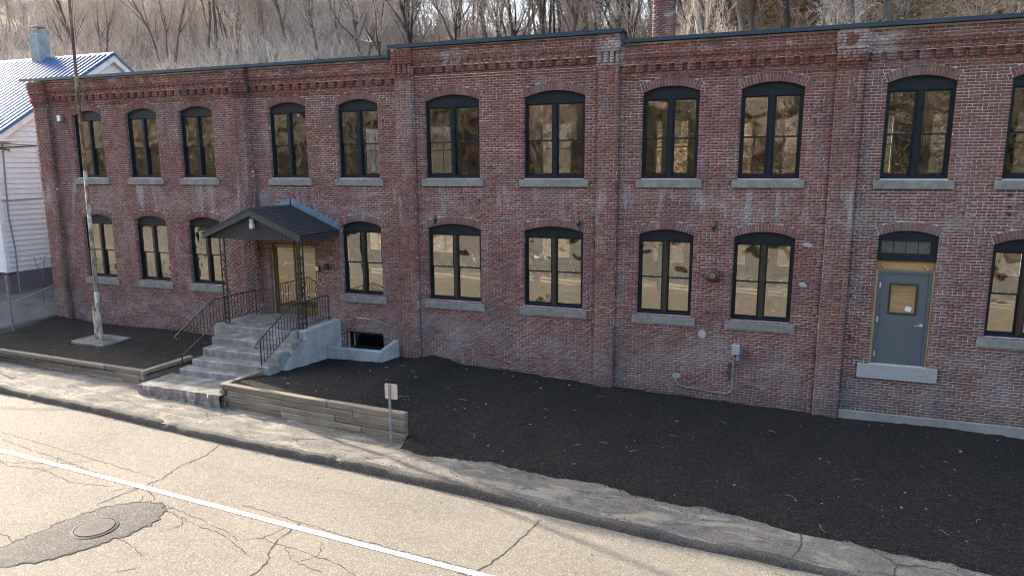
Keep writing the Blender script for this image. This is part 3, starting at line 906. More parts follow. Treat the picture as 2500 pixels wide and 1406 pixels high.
# fallen leaves and bits on the mulch
rr = random.Random(12)
lf = MB(); tw = MB()
for k in range(330):
    left = k < 45
    if left:
        x, y = rr.uniform(-23.5, -16), rr.uniform(-3.9, -0.2)
        z = float(mulch_left(np.array(x), np.array(y)))
    else:
        x, y = rr.uniform(-11.8, 6.5), rr.uniform(-6, -0.1)
        if x < -7.0 and y < -4.4: continue
        if y < float(mulch_edge_y(np.array(x))): continue
        z = float(mulch_right(np.array(x), np.array(y)))
    s_ = rr.choice((0.010, 0.013, 0.016, 0.02, 0.028, 0.042)) * rr.uniform(0.7, 1.2)
    a = rr.uniform(0, 6.28)
    ca, sa = math.cos(a) * s_, math.sin(a) * s_
    k1, k2, k3 = rr.uniform(0.35, 0.8), rr.uniform(0.35, 0.8), rr.uniform(0.2, 1.0)
    z += 0.012
    lf.add([(x - ca, y - sa, z + 0.01 * k3), (x - sa * k1, y + ca * k1, z + s_ * 0.5 * k3), (x + ca, y + sa, z + s_ * 0.6 * k2), (x + sa * k2, y - ca * k2, z + 0.004), (x, y, z)],
           [(0, 4, 1), (1, 4, 2), (2, 4, 3), (3, 4, 0)])
    if k % 9 == 0:
        L = rr.uniform(0.06, 0.25)
        tw.tube([(x, y, z + 0.01), (x + math.cos(a + 1) * L / 2, y + math.sin(a + 1) * L / 2, z + 0.03), (x + math.cos(a + 1.3) * L, y + math.sin(a + 1.3) * L, z + 0.012)], 0.003, 4)
tag(lf.obj('leaf_litter', 'paleleaf'), 'pale dry leaves and chips scattered over the dark mulch', 'leaves', kind='stuff')
tag(tw.obj('twig_litter', 'palebark'), 'thin dead twigs lying on the dark mulch', 'twigs', kind='stuff')

# grit and crumbs of asphalt along the kerb and over the walk
rs = np.random.RandomState(33)
n = 2600
gx_ = rs.uniform(-24, 4.5, n)
sel = rs.rand(n)
off = np.where(sel < 0.45, rs.normal(0.02, 0.16, n), np.where(sel < 0.9, rs.uniform(0.1, 1.6, n), -rs.exponential(0.8, n)))
gy_ = kerb_y(gx_) + off
onw = gy_ > kerb_y(gx_) + 0.02
gz_ = np.where(onw, walk_h(gx_, gy_), road_h(gx_, gy_)) + 0.004
ok = (gy_ < -5.1) & ((gx_ < -7.2) | (gy_ < mulch_edge_y(gx_) - 0.02)) & ((gy_ < timber_front_y(gx_) - 0.02) | (gx_ > -7))
P = np.stack([gx_, gy_, gz_], 1)[ok]
sz = rs.choice([0.005, 0.007, 0.010, 0.014, 0.022], len(P), p=[.3, .3, .22, .13, .05])
ang = rs.uniform(0, 6.28, len(P))
Vg = np.empty((len(P), 4, 3))
for j in range(3):
    Vg[:, j, 0] = P[:, 0] + sz * np.cos(ang + j * 2.1) * rs.uniform(.7, 1.3, len(P)); Vg[:, j, 1] = P[:, 1] + sz * np.sin(ang + j * 2.1) * rs.uniform(.7, 1.3, len(P)); Vg[:, j, 2] = P[:, 2] - .003
Vg[:, 3] = P; Vg[:, 3, 2] += sz * rs.uniform(.6, 1.1, len(P))
Fg = (np.arange(len(P))[:, None, None] * 4 + np.array([(0, 1, 3), (1, 2, 3), (2, 0, 3)])[None]).reshape(-1, 3)
tag(link('kerb_grit', np_mesh('kerb_grit', Vg.reshape(-1, 3), Fg, 'kerbmat')), 'loose grit and asphalt crumbs along the broken kerb', 'grit', kind='stuff')

# mulch crumbs spilled over the edge of the walk
n = 2400
cx_m = rs.uniform(-6.9, 6.0, n)
cy_m = mulch_edge_y(cx_m) - np.abs(rs.exponential(0.07, n)) + 0.03
cz_m = walk_h(cx_m, cy_m) + 0.008
cs = rs.choice([0.007, 0.011, 0.017], n, p=[.5, .35, .15])
an_ = rs.uniform(0, 6.28, n)
Vm = np.empty((n, 4, 3))
for j in range(3):
    Vm[:, j, 0] = cx_m + cs * np.cos(an_ + j * 2.1) * rs.uniform(.6, 1.7, n); Vm[:, j, 1] = cy_m + cs * np.sin(an_ + j * 2.1) * rs.uniform(.6, 1.5, n); Vm[:, j, 2] = cz_m - .01
Vm[:, 3, 0] = cx_m; Vm[:, 3, 1] = cy_m; Vm[:, 3, 2] = cz_m + cs * .7
Fm = (np.arange(n)[:, None, None] * 4 + np.array([(0, 1, 3), (1, 2, 3), (2, 0, 3)])[None]).reshape(-1, 3)
tag(link('mulch_crumbs', np_mesh('mulch_crumbs', Vm.reshape(-1, 3), Fm, 'mulch')), 'dark mulch crumbs spilled over the sidewalk edge', 'mulch', kind='stuff')
# ------------------------------------------------------------------ the brick building
BX0, BX1, BD = -24.2, 12.0, 11.0
bld = thing('brick_building', 'long two-storey weathered red brick mill building with arched dark windows', 'building', (-9, 0, 0.3))
CH = 0.0651
PIL = [(-24.2, -23.52), (-15.55, -14.95), (-9.87, -9.32), (-4.08, -3.55), (1.41, 1.97), (7.3, 7.86)]
PAN = [(-23.52, -15.55), (-14.95, -9.87), (-9.32, -4.08), (-3.55, 1.41), (1.97, 7.3), (7.86, 12.0)]
TOPZ = lambda x: 9.27 if -9.9 < x < -3.5 else 9.02
UW = [(-22.52, -21.16), (-20.09, -18.74), (-17.81, -16.46), (-14.30, -12.95), (-11.86, -10.50), (-9.0, -7.36), (-6.07, -4.42), (-2.94, -1.58), (-0.61, 0.76), (2.46, 3.80), (4.81, 6.15), (8.2, 9.55), (10.2, 11.5)]
LW = [(-22.52, -21.15), (-20.09, -18.72), (-17.79, -16.44), (-11.88, -10.52), (-8.99, -7.35), (-6.07, -4.42), (-2.95, -1.59), (-0.61, 0.77), (4.81, 6.15), (8.2, 9.55), (10.2, 11.5)]
# opening: x0, x1, bottom, spring, apex, sill (x0,x1,z0,z1) or None, kind
OPEN = []
for a, b in UW:
    w = b - a
    OPEN.append(dict(x0=a, x1=b, zb=5.76, zs=7.86, za=8.005 if w < 1.5 else 8.02, sill=(a - 0.13, b + 0.13, 5.53, 5.735), kind='window'))
for a, b in LW:
    OPEN.append(dict(x0=a, x1=b, zb=2.28, zs=4.35, za=4.49, sill=(a - 0.13, b + 0.12, 2.04, 2.245), kind='window'))
OPEN.append(dict(x0=2.55, x1=3.75, zb=1.46, zs=4.48, za=4.60, sill=(2.32, 3.98, 1.10, 1.45), kind='door'))
OPEN.append(dict(x0=-14.56, x1=-12.87, zb=1.44, zs=3.71, za=None, sill=None, kind='entrance'))
OPEN.append(dict(x0=-11.87, x1=-10.57, zb=0.30, zs=1.13, za=None, sill=None, kind='cellar'))
RING = [dict(x0=-11.95, x1=-10.45, zs=1.20, za=1.335)]
RT = 0.205
for o in OPEN + RING:
    if o['za'] is None:
        continue
    h = (o['x1'] - o['x0']) / 2; rise = o['za'] - o['zs']
    o['R'] = (h * h + rise * rise) / (2 * rise); o['zc'] = o['za'] - o['R']; o['a'] = math.asin(h / o['R']); o['cx'] = (o['x0'] + o['x1']) / 2; o['h'] = h

def excluded(z0, z1):
    """x-intervals without wall bricks for a course"""
    zm = (z0 + z1) / 2
    ex = []
    for o in OPEN:
        if o['zb'] < zm < o['zs'] + (0.0 if o['za'] else 0.0):
            ex.append((o['x0'], o['x1']))
        if o['sill'] and o['sill'][2] < zm < o['sill'][3]:
            ex.append((o['sill'][0], o['sill'][1]))
    for o in OPEN + RING:
        if o['za'] is None or zm <= o['zs'] - 0.01:
            continue
        ze = o['zc'] + (o['R'] + RT) * math.cos(o['a'])
        if zm < ze:
            hw = o['h'] + max(zm - o['zs'], 0) * math.tan(o['a']) + 0.008
        elif zm < o['za'] + RT:
            hw = math.sqrt(max((o['R'] + RT) ** 2 - (zm - o['zc']) ** 2, 0)) + 0.008
        else:
            continue
        if o in RING and zm < o['za']:
            inn = math.sqrt(max(o['R'] ** 2 - (zm - o['zc']) ** 2, 0))
            ex += [(o['cx'] - hw, o['cx'] - inn), (o['cx'] + inn, o['cx'] + hw)]
        else:
            ex.append((o['cx'] - hw, o['cx'] + hw))
    return ex

def subtract(a, b, ex):
    seg = [(a, b)]
    for e0, e1 in ex:
        ns = []
        for s0, s1 in seg:
            if e1 <= s0 or e0 >= s1:
                ns.append((s0, s1)); continue
            if e0 > s0: ns.append((s0, e0))
            if e1 < s1: ns.append((e1, s1))
        seg = ns
    return [(s0, s1) for s0, s1 in seg if s1 - s0 > 0.02]

def panel_face(z, top):
    """outward offset of the corbelled wall head"""
    d = z - (top - 9.02)
    if d < 8.20: return 0.0
    if d < 8.265: return 0.035
    if d < 8.33: return 0.06
    if d < 8.60: return 0.088
    if d < 8.67: return 0.105
    if d < 8.74: return 0.125
    return 0.14
def dentil(z, top):
    d = z - (top - 9.02)
    return 8.33 <= d < 8.52
def small_dentil(z, top):
    d = z - (top - 9.02)
    return 8.60 <= d < 8.665
def pil_face(z, top):
    d = z - (top - 9.02)
    if d < 8.22: return 0.10
    if d < 8.285: return 0.13
    if d < 8.35: return 0.155
    if d < 8.62: return 0.185
    if d < 8.70: return 0.205
    return 0.225

rb = random.Random(77)
BR = []        # x0,x1,yf,yb,z0,z1,rnd
back = MB()
JW = 0.0105
def lay(s0, s1, k, yf, yb, headers=False, cut=None):
    """a run of bricks in course k between s0 and s1"""
    z0, z1 = k * CH + JW / 2, (k + 1) * CH - JW / 2
    L = 0.196
    x = s0
    first = True
    phase = (k % 2) * 0.5 * L + rb.uniform(-0.012, 0.012)
    xs = []
    p = math.floor((s0 - phase) / L) * L + phase
    while p < s1 + L:
        xs.append(p); p += L
    cuts = [s0] + [c for c in xs if s0 + 0.045 < c < s1 - 0.045] + [s1]
    if headers:
        nc = [cuts[0]]
        for a_, b_ in zip(cuts[:-1], cuts[1:]):
            if b_ - a_ > 0.15: nc.append((a_ + b_) / 2)
            nc.append(b_)
        cuts = nc
    elif rb.random() < 0.9:
        nc = [cuts[0]]
        for a_, b_ in zip(cuts[:-1], cuts[1:]):
            if b_ - a_ > 0.17 and rb.random() < 0.07: nc.append((a_ + b_) / 2)
            nc.append(b_)
        cuts = nc
    for a_, b_ in zip(cuts[:-1], cuts[1:]):
        w = b_ - a_
        if w < 0.03: continue
        e = JW / 2
        BR.append((a_ + e * rb.uniform(0.7, 1.4), b_ - e * rb.uniform(0.7, 1.4), yf + rb.uniform(-0.0035, 0.003), yb, z0 + rb.uniform(-0.0022, 0.0022), z1 + rb.uniform(-0.0022, 0.0022), rb.random()))

NC = int(9.3 / CH) + 1
for k in range(0, NC):
    z0, z1 = k * CH, (k + 1) * CH
    zm = (z0 + z1) / 2
    if zm < -0.05: continue
    ex = excluded(z0, z1)
    hd = (k % 9 == 4)
    for a, b in PAN:
        top = TOPZ((a + b) / 2)
        if z1 > top: continue
        off = panel_face(zm, top)
        zmin = float(wall_base_z((a + b) / 2)) - 0.75
        if zm < zmin: continue
        if a > 1.9 and zm < 0.265: continue              # concrete plinth of the right bays
        segs = subtract(a, b, ex)
        for s0, s1 in segs:
            if dentil(zm, top):
                lay(s0, s1, k, -0.012, 0.09, False)
                x = a + 0.10
                while x < b - 0.1:
                    if x + 0.2 < s1 and x > s0:
                        if k % 2: lay_x = [(x, x + 0.2)]
                        else: lay_x = [(x, x + 0.1), (x + 0.1, x + 0.2)]
                        for q0, q1 in lay_x:
                            BR.append((q0 + 0.004, q1 - 0.004, -off + rb.uniform(-.004, .004), -0.008, z0 + 0.005, z1 - 0.005, rb.random()))
                    x += 0.312
            elif small_dentil(zm, top):
                lay(s0, s1, k, -0.088, 0.09, True)
                x = s0 + 0.02
                while x < s1 - 0.1:
                    BR.append((x, x + 0.088, -off, -0.08, z0 + 0.005, z1 - 0.005, rb.random())); x += 0.2
            else:
                lay(s0, s1, k, -off, 0.095, hd)
    for a, b in PIL:
        top = TOPZ((a + b) / 2)
        if z1 > top: continue
        off = pil_face(zm, top)
        e = max(0, off - 0.185)
        d = zm - (top - 9.02)
        if top > 9.1 and 8.36 < d < 8.60:           # slotted caps of the raised bay
            lay(a, b, k, -0.11, 0.09)
            for q in (0.0, 0.16, 0.32, 0.48):
                BR.append((a + q, min(a + q + 0.095, b), -off, -0.10, z0 + 0.005, z1 - 0.005, rb.random()))
        else:
            aa, bb = (a - e - (0.03 if d > 8.3 else 0), b + e + (0.03 if d > 8.3 else 0))
            lay(aa, bb, k, -off, 0.09, k % 2 == 0 and rb.random() < 0.5)

# mortar body: wall face behind the bricks, cut round the openings
zcuts = sorted(set([-1.2, 9.0] + [o['zb'] for o in OPEN] + [o['zs'] for o in OPEN] + [o['za'] for o in OPEN if o['za']] ))
MJ = 0.0045
for za, zb_ in zip(zcuts[:-1], zcuts[1:]):
    zm = (za + zb_) / 2
    ex = [(o['x0'] - 0.008, o['x1'] + 0.008) for o in OPEN if o['zb'] < zm < (o['za'] or o['zs'])]
    for s0, s1 in subtract(BX0 + 0.01, BX1, ex):
        back.add([(s0, MJ, za), (s1, MJ, za), (s1, MJ, zb_), (s0, MJ, zb_)], [(0, 1, 2, 3)])
for o in OPEN:                                      # reveals
    zt = o['za'] or o['zs']
    x0, x1, zb_ = o['x0'] - 0.008, o['x1'] + 0.008, o['zb']
    back.add([(x0, MJ, zb_), (x0, 0.36, zb_), (x0, 0.36, zt), (x0, MJ, zt)], [(0, 1, 2, 3)])
    back.add([(x1, MJ, zb_), (x1, 0.36, zb_), (x1, 0.36, zt), (x1, MJ, zt)], [(3, 2, 1, 0)])
    back.add([(x0, MJ, zb_), (x1, MJ, zb_), (x1, 0.36, zb_), (x0, 0.36, zb_)], [(0, 1, 2, 3)])
    back.add([(x0, MJ, zt), (x1, MJ, zt), (x1, 0.36, zt), (x0, 0.36, zt)], [(3, 2, 1, 0)])
for a, b in PIL:                                    # pilaster cores
    top = TOPZ((a + b) / 2)
    dz = top - 9.02
    back.box(a + 0.008, b - 0.008, -0.0925, 0.05, -1.0, 8.22 + dz)
    back.box(a + 0.005, b - 0.005, -0.10, 0.05, 8.22 + dz, 8.35 + dz)
    back.box(a + 0.002, b - 0.002, -0.105, 0.05, 8.35 + dz, 8.62 + dz)
    back.box(a - 0.01, b + 0.01, -0.195, 0.05, 8.62 + dz, top)
for a, b in PAN:                                    # corbelled head
    top = TOPZ((a + b) / 2)
    dz = top - 9.02
    for q0, q1, f in ((8.20, 8.265, 0.027), (8.265, 8.33, 0.052), (8.52, 8.60, 0.08), (8.60, 8.67, 0.081), (8.67, 8.74, 0.117), (8.74, 9.02, 0.132)):
        back.box(a, b, -f, 0.05, q0 + dz, q1 + dz)
# voids of the head behind the raised bay
back.box(-9.86, -3.56, 0.012, 0.30, 9.0, 9.26)
back.obj('mortar_wall', 'mortar', bld)

# brick geometry
B = np.array(BR)
keep = np.ones(len(B), bool)
px = np.zeros(len(B))
R2, U2, FW, CP = map(np.array, (r2, u2, fw, CAM))
def pj(P):
    d = P - CP
    z = d @ FW
    return 1250 + 1680 * (d @ R2) / z, 703 - 1680 * (d @ U2) / z
xa, ya = pj(np.stack([B[:, 0], B[:, 2], B[:, 4]], 1)); xb, yb = pj(np.stack([B[:, 1], B[:, 2], B[:, 5]], 1))
area = np.abs((xb - xa) * (yb - ya))
infr = (np.minimum(xa, xb) > 2) & (np.maximum(xa, xb) < 2498) & (np.minimum(ya, yb) > 2) & (np.maximum(ya, yb) < 1404)
base_ok = B[:, 4] > np.array([float(wall_base_z(v)) for v in B[:, 0]]) + 0.03
score = np.where(infr & base_ok & (B[:, 1] - B[:, 0] > 0.17) & (B[:, 2] > -0.05), area, 0)
order = np.argsort(-score)
single = set(order[:300].tolist())
rest = np.array([i for i in range(len(B)) if i not in single])
def brick_arrays(Bs):
    n = len(Bs)
    x0, x1, yf, yb_, z0, z1 = (Bs[:, i] for i in range(6))
    V = np.empty((n, 8, 3))
    rs = np.random.RandomState(5)
    for i, (xx, yy, zz) in enumerate(((x0, yf, z0), (x1, yf, z0), (x1, yb_, z0), (x0, yb_, z0), (x0, yf, z1), (x1, yf, z1), (x1, yb_, z1), (x0, yb_, z1))):
        V[:, i, 0] = xx; V[:, i, 1] = yy; V[:, i, 2] = zz
        if yy is yf:
            V[:, i, 0] += rs.uniform(-.0035, .0035, n); V[:, i, 2] += rs.uniform(-.0022, .0022, n)
    F = np.array([(0, 1, 5, 4), (1, 2, 6, 5), (3, 0, 4, 7), (4, 5, 6, 7), (3, 2, 1, 0)])
    FF = (np.arange(n)[:, None, None] * 8 + F[None]).reshape(-1, 4)
    return V.reshape(-1, 3), FF, np.repeat(Bs[:, 6], 5)
V, F, rn = brick_arrays(B[rest])
tag(link('brickwork', np_mesh('brickwork', V, F, 'brick', rn), bld), kind='stuff')
cache = {}
for i in sorted(single):
    x0, x1, yf, yb_, z0, z1, rv_ = B[i]
    w = round((x1 - x0) / 0.004) * 0.004
    q = int(rv_ * 10)
    if (w, q) not in cache:
        v = MB().box(-w / 2, w / 2, 0, 0.095, -(CH - JW) / 2, (CH - JW) / 2)
        me = v.mesh('brick', 'brick')
        a = me.attributes.new('rnd', 'FLOAT', 'FACE')
        a.data.foreach_set('value', np.full(len(me.polygons), (q + 0.5) / 10, np.float32))
        cache[(w, q)] = me
    o = link('brick', cache[(w, q)], bld)
    o.location = ((x0 + x1) / 2, yf, (z0 + z1) / 2)

# arches
def voussoirs(o):
    """wedges of the segmental arch: list of (quad corners xz)"""
    n = max(9, int(round((o['R'] + RT / 2) * 2 * o['a'] / 0.0735)))
    out = []
    for i in range(n):
        a0, a1 = -o['a'] + 2 * o['a'] * i / n, -o['a'] + 2 * o['a'] * (i + 1) / n
        spans = [(0.003, RT - 0.004)] if i % 2 == 0 else [(0.003, RT / 2 - 0.005), (RT / 2 + 0.005, RT - 0.004)]
        for s0, s1 in spans:
            ga0 = a0 + 0.0062 / (o['R'] + s0); ga1 = a1 - 0.0062 / (o['R'] + s0)
            q = [(o['cx'] + (o['R'] + s) * math.sin(a), o['zc'] + (o['R'] + s) * math.cos(a)) for s, a in ((s0, ga0), (s0, ga1), (s1, ga1), (s1, ga0))]
            out.append(q)
    return out
def wedge(mb_, q, yf, yb_):
    return mb_.add([(q[0][0], yf, q[0][1]), (q[1][0], yf, q[1][1]), (q[2][0], yf, q[2][1]), (q[3][0], yf, q[3][1]),
                    (q[0][0], yb_, q[0][1]), (q[1][0], yb_, q[1][1]), (q[2][0], yb_, q[2][1]), (q[3][0], yb_, q[3][1])],
                   [(0, 1, 2, 3), (0, 4, 5, 1), (1, 5, 6, 2), (2, 6, 7, 3), (3, 7, 4, 0)])
def with_rnd(me, vals):
    a = me.attributes.new('rnd', 'FLOAT', 'FACE')
    a.data.foreach_set('value', np.asarray(vals, np.float32))
    return me
arch_single = 0
def build_arch(o, parent, single):
    global arch_single
    # mortar bed behind the ring
    bed = MB()
    n = 14
    vs = []
    for i in range(n + 1):
        a = -o['a'] + 2 * o['a'] * i / n
        for s in (0.0, RT + 0.004):
            vs.append((o['cx'] + (o['R'] + s) * math.sin(a), 0.001, o['zc'] + (o['R'] + s) * math.cos(a)))
    bed.add(vs, [(2 * i, 2 * i + 2, 2 * i + 3, 2 * i + 1) for i in range(n)])
    bv = []
    for i in range(n + 1):
        a = -o['a'] + 2 * o['a'] * i / n
        for y in (0.001, 0.3):
            bv.append((o['cx'] + (o['R'] + 0.001) * math.sin(a), y, o['zc'] + (o['R'] + 0.001) * math.cos(a)))
    bed.add(bv, [(2 * i, 2 * i + 1, 2 * i + 3, 2 * i + 2) for i in range(n)])
    bed.obj('arch_mortar', 'archmortar', parent)
    Q = voussoirs(o)
    if single:
        for q in Q:
            m_ = wedge(MB(), q, -0.010 + rb.uniform(-.003, .003), 0.1)
            me = with_rnd(m_.mesh('arch_brick', 'brick'), [rb.random()] * 5)
            link('arch_brick', me, parent)
            arch_single += 1
    else:
        m_ = MB(); vals = []
        for q in Q:
            wedge(m_, q, -0.010 + rb.uniform(-.003, .003), 0.1); vals += [rb.random()] * 5
        tag(link('arch_bricks', with_rnd(m_.mesh('arch_bricks', 'brick'), vals), parent), kind='stuff')

# roof, parapet and coping
rf = MB()
rf.box(BX0 + 0.05, -9.88, 0.30, BD, 8.62, 8.80); rf.box(-9.86, -3.56, 0.31, BD, 8.66, 8.84); rf.box(-3.54, BX1, 0.30, BD, 8.62, 8.80)
rf.obj('roof', 'roofing', bld)
pw = MB()
pw.box(BX0 + 0.02, BX1, 0.02, 0.28, 8.5, 9.0)
pw.box(BX0 + 0.02, BX0 + 0.30, 0.30, BD, -0.5, 9.0)
pw.box(BX1 - 0.3, BX1, 0.30, BD, -0.5, 9.0)
pw.obj('parapet', 'mortar', bld)
def coping(x0, x1, z0, z1, parts):
    xs = [x0 + (x1 - x0) * i / parts for i in range(parts + 1)]
    for i, (a, b) in enumerate(zip(xs[:-1], xs[1:])):
        m_ = MB()
        dz = rb.uniform(-0.004, 0.004)
        m_.box(a + 0.003, b - 0.003, -0.26, 0.34, z1 - 0.012 + dz, z1 + dz)
        m_.box(a + 0.003, b - 0.003, -0.268, -0.255, z0 + dz, z1 - 0.013 + dz)
        m_.box(a + 0.003, b - 0.003, 0.335, 0.35, z0 + dz, z1 - 0.013 + dz)
        m_.obj('coping', 'flash', bld)
coping(-24.48, -9.93, 9.025, 9.115, 5)
coping(-9.98, -3.44, 9.275, 9.375, 2)
coping(-3.40, 12.2, 9.025, 9.115, 5)
cw = MB()
cw.box(-3.475, -3.415, -0.24, 0.34, 8.98, 9.27); cw.box(-10.0, -9.945, -0.24, 0.34, 8.98, 9.27)
cw.obj('coping_upstand', 'flash', bld)

# concrete plinth of the right bays
pl = MB()
pl.cbox(1.98, 12, -0.055, 0.05, -0.6, 0.262, 0.012)
pl.box(1.98, 12, -0.075, -0.02, -0.6, 0.04)
pl.obj('plinth', 'basecon', bld)

# interior: floors, ceilings, rear wall with its own window openings
it = MB()
it.box(BX0 + 0.3, BX1 - 0.3, 0.37, BD - 0.3, 1.30, 1.42)
it.box(BX0 + 0.3, BX1 - 0.3, 0.37, BD - 0.3, 4.86, 5.06)
it.obj('interior_floor', 'floorwood', bld)
ic = MB()
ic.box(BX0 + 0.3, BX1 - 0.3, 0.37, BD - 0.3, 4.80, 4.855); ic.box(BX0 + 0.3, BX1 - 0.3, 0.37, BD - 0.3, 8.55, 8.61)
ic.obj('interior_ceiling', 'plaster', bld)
rw = MB()
RWIN = [(a, b, z0, z1) for a, b in [(-22.5, -21.3), (-20, -18.8), (-17.8, -16.5), (-14.3, -13), (-11.9, -10.5), (-9, -7.7), (-6.6, -5.3), (-4.2, -2.9), (-1.8, -0.5), (0.6, 1.9), (3.0, 4.3), (5.4, 6.7), (8, 9.3)] for z0, z1 in ((2.2, 4.3), (5.8, 7.9))]
zc_ = [-0.5, 2.2, 4.3, 5.8, 7.9, 8.6]
for za, zb_ in zip(zc_[:-1], zc_[1:]):
    zm = (za + zb_) / 2
    for s0, s1 in subtract(BX0 + 0.3, BX1 - 0.3, [(a, b) for a, b, c, d in RWIN if c < zm < d]):
        rw.box(s0, s1, BD - 0.10, BD, za, zb_)
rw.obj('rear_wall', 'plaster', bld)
for a, b, c, d in RWIN:
    m_ = MB()
    w = 0.05
    y0, y1 = BD - 0.08, BD - 0.04
    m_.box(a, a + w, y0, y1, c, d); m_.box(b - w, b, y0, y1, c, d); m_.box(a + w, b - w, y0, y1, c, c + w); m_.box(a + w, b - w, y0, y1, d - w, d)
    m_.box(a + w, b - w, y0, y1, (c + d) / 2 - w / 2, (c + d) / 2 + w / 2)
    m_.box((a + b) / 2 - 0.02, (a + b) / 2 + 0.02, y0 + 0.01, y1 - 0.01, c + w, (c + d) / 2 - w / 2); m_.box((a + b) / 2 - 0.02, (a + b) / 2 + 0.02, y0 + 0.01, y1 - 0.01, (c + d) / 2 + w / 2, d - w)
    m_.obj('rear_window', 'trimwhite', bld)
pi_ = MB()
for x in (-20.5, -16, -12, -7.2, -3, 0.2, 4.2):     # white posts and partition ends inside
    pi_.box(x - 0.09, x + 0.09, 4.6, 4.78, 1.42, 4.8); pi_.box(x - 0.09, x + 0.09, 4.6, 4.78, 5.06, 8.55)
pi_.obj('interior_posts', 'trimwhite', bld)
iw = MB()
iw.box(-18.6, -18.5, 0.45, 6, 1.42, 4.79); iw.box(-15.3, -15.2, 0.45, 7, 5.07, 8.54); iw.box(-15.3, -15.2, 0.45, 7, 1.42, 4.79); iw.box(2.1, 2.2, 0.45, 8, 1.42, 4.79)
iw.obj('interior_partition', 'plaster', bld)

# windows
def arch_top(o, x, s=0.0):
    dx = x - o['cx']
    return o['zc'] + math.sqrt(max((o['R'] + s) ** 2 - dx * dx, 0))
def window(o, single):
    x0, x1, zb_, zs, za = o['x0'], o['x1'], o['zb'], o['zs'], o['za']
    YF = 0.10
    zh = zs - 0.135                                    # underside of the solid arched head
    f = MB()
    nseg = 10
    poly = [(x0 + 0.002, zh), (x1 - 0.002, zh)]
    for i in range(nseg + 1):
        x = x1 - 0.002 - (x1 - x0 - 0.004) * i / nseg
        poly.append((x, arch_top(o, x) - 0.004))
    f.prism(poly, YF + 0.01, YF + 0.10)
    jw = 0.052
    f.box(x0 + 0.002, x0 + jw, YF, YF + 0.12, zb_ + 0.07, zh)
    f.box(x1 - jw, x1 - 0.002, YF, YF + 0.12, zb_ + 0.07, zh)
    f.box(x0 + 0.002, x1 - 0.002, YF - 0.02, YF + 0.12, zb_, zb_ + 0.07)
    f.box(x0 + 0.002, x1 - 0.002, YF - 0.012, YF + 0.12, zh - 0.035, zh - 0.001)
    win = f.obj('window', 'frame', bld)
    cx_ = (x0 + x1) / 2
    mu = MB().box(cx_ - 0.06, cx_ + 0.06, YF + 0.005, YF + 0.12, zb_ + 0.07, zh - 0.036)
    mu.box(cx_ - 0.03, cx_ + 0.03, YF - 0.012, YF + 0.004, zb_ + 0.07, zh - 0.036)
    mu.obj('mullion', 'bronze' if zb_ < 4 else 'frame', win)
    zt = zh - 0.036
    zm = zb_ + 0.07 + (zt - zb_ - 0.07) * 0.49
    sl = [(x0 + jw + 0.001, cx_ - 0.061), (cx_ + 0.061, x1 - jw - 0.001)]
    lk = MB()
    for a, b in sl:
        for z0, z1, y in ((zm - 0.018, zt, YF + 0.028), (zb_ + 0.071, zm + 0.018, YF + 0.062)):
            w = 0.036
            s_ = MB()
            s_.box(a, a + w, y, y + 0.03, z0, z1); s_.box(b - w, b, y, y + 0.03, z0, z1)
            s_.box(a + w, b - w, y, y + 0.03, z0, z0 + w); s_.box(a + w, b - w, y, y + 0.03, z1 - w * 0.8, z1)
            s_.obj('sash', 'frame', win)
            g_ = MB()
            yy = y + 0.016
            g_.add([(a + w, yy, z0 + w), (b - w, yy, z0 + w), (b - w, yy, z1 - w * 0.8), (a + w, yy, z1 - w * 0.8)], [(0, 1, 2, 3)])
            g_.obj('pane', 'glass', win)
        for q in (0.28, 0.66):
            xx = a + (b - a) * q
            lk.cbox(xx - 0.03, xx + 0.03, YF + 0.070, YF + 0.110, zm + 0.020, zm + 0.038, 0.006)
    lk.obj('sash_locks', 'white', win)
    s = o['sill']
    st = MB().cbox(s[0], s[1], -0.045, 0.14, s[2], s[3], 0.012, rb, 0.006)
    st.box(s[0] + 0.13, s[1] - 0.13, 0.09, 0.30, s[3] - 0.03, o['zb'] - 0.001)
    st.obj('stone_sill', 'stone', win)
    build_arch(o, win, single)
wins = [o for o in OPEN if o['kind'] == 'window']
def near(o):
    p = project((o['x0'] + 0.1, 0, o['zs']))
    return -(p[0] > -50 and p[0] < 2480) * 1.0 / p[2]
wins.sort(key=near)
for i, o in enumerate(wins):
    window(o, i < 10 and arch_single + 34 < 275)
# cellar opening: blind arch, dark window
cel = OPEN[-1]
cm = MB()
x0, x1, z0, z1 = cel['x0'], cel['x1'], 0.60, cel['zs']
cm.box(x0 + .002, x0 + 0.10, 0.10, 0.2, z0, z1); cm.box(x1 - 0.05, x1 - .002, 0.10, 0.2, z0, z1); cm.box(x0 + 0.10, x1 - 0.05, 0.10, 0.2, z1 - 0.05, z1 - .002); cm.box(x0 + 0.10, x1 - 0.05, 0.10, 0.2, z0, z0 + 0.05)
cwn = cm.obj('cellar_window', 'frame', bld)
MB().add([(x0 + 0.1, 0.15, z0 + .05), (x1 - .05, 0.15, z0 + .05), (x1 - .05, 0.15, z1 - .05), (x0 + .1, .15, z1 - .05)], [(0, 1, 2, 3)]).obj('pane', 'darkglass', cwn)
MB().box(x0 + 0.2, x0 + 0.235, 0.11, 0.14, z0 + .05, z1 - .05).obj('white_stop', 'galv', cwn)
MB().box(x0 + 0.05, x0 + 0.075, 0.02, 0.095, 0.5, z1 + 0.02).obj('wood_strip', 'ply', cwn)
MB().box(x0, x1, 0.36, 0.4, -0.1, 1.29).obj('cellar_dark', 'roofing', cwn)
build_arch(RING[0], cwn, False)

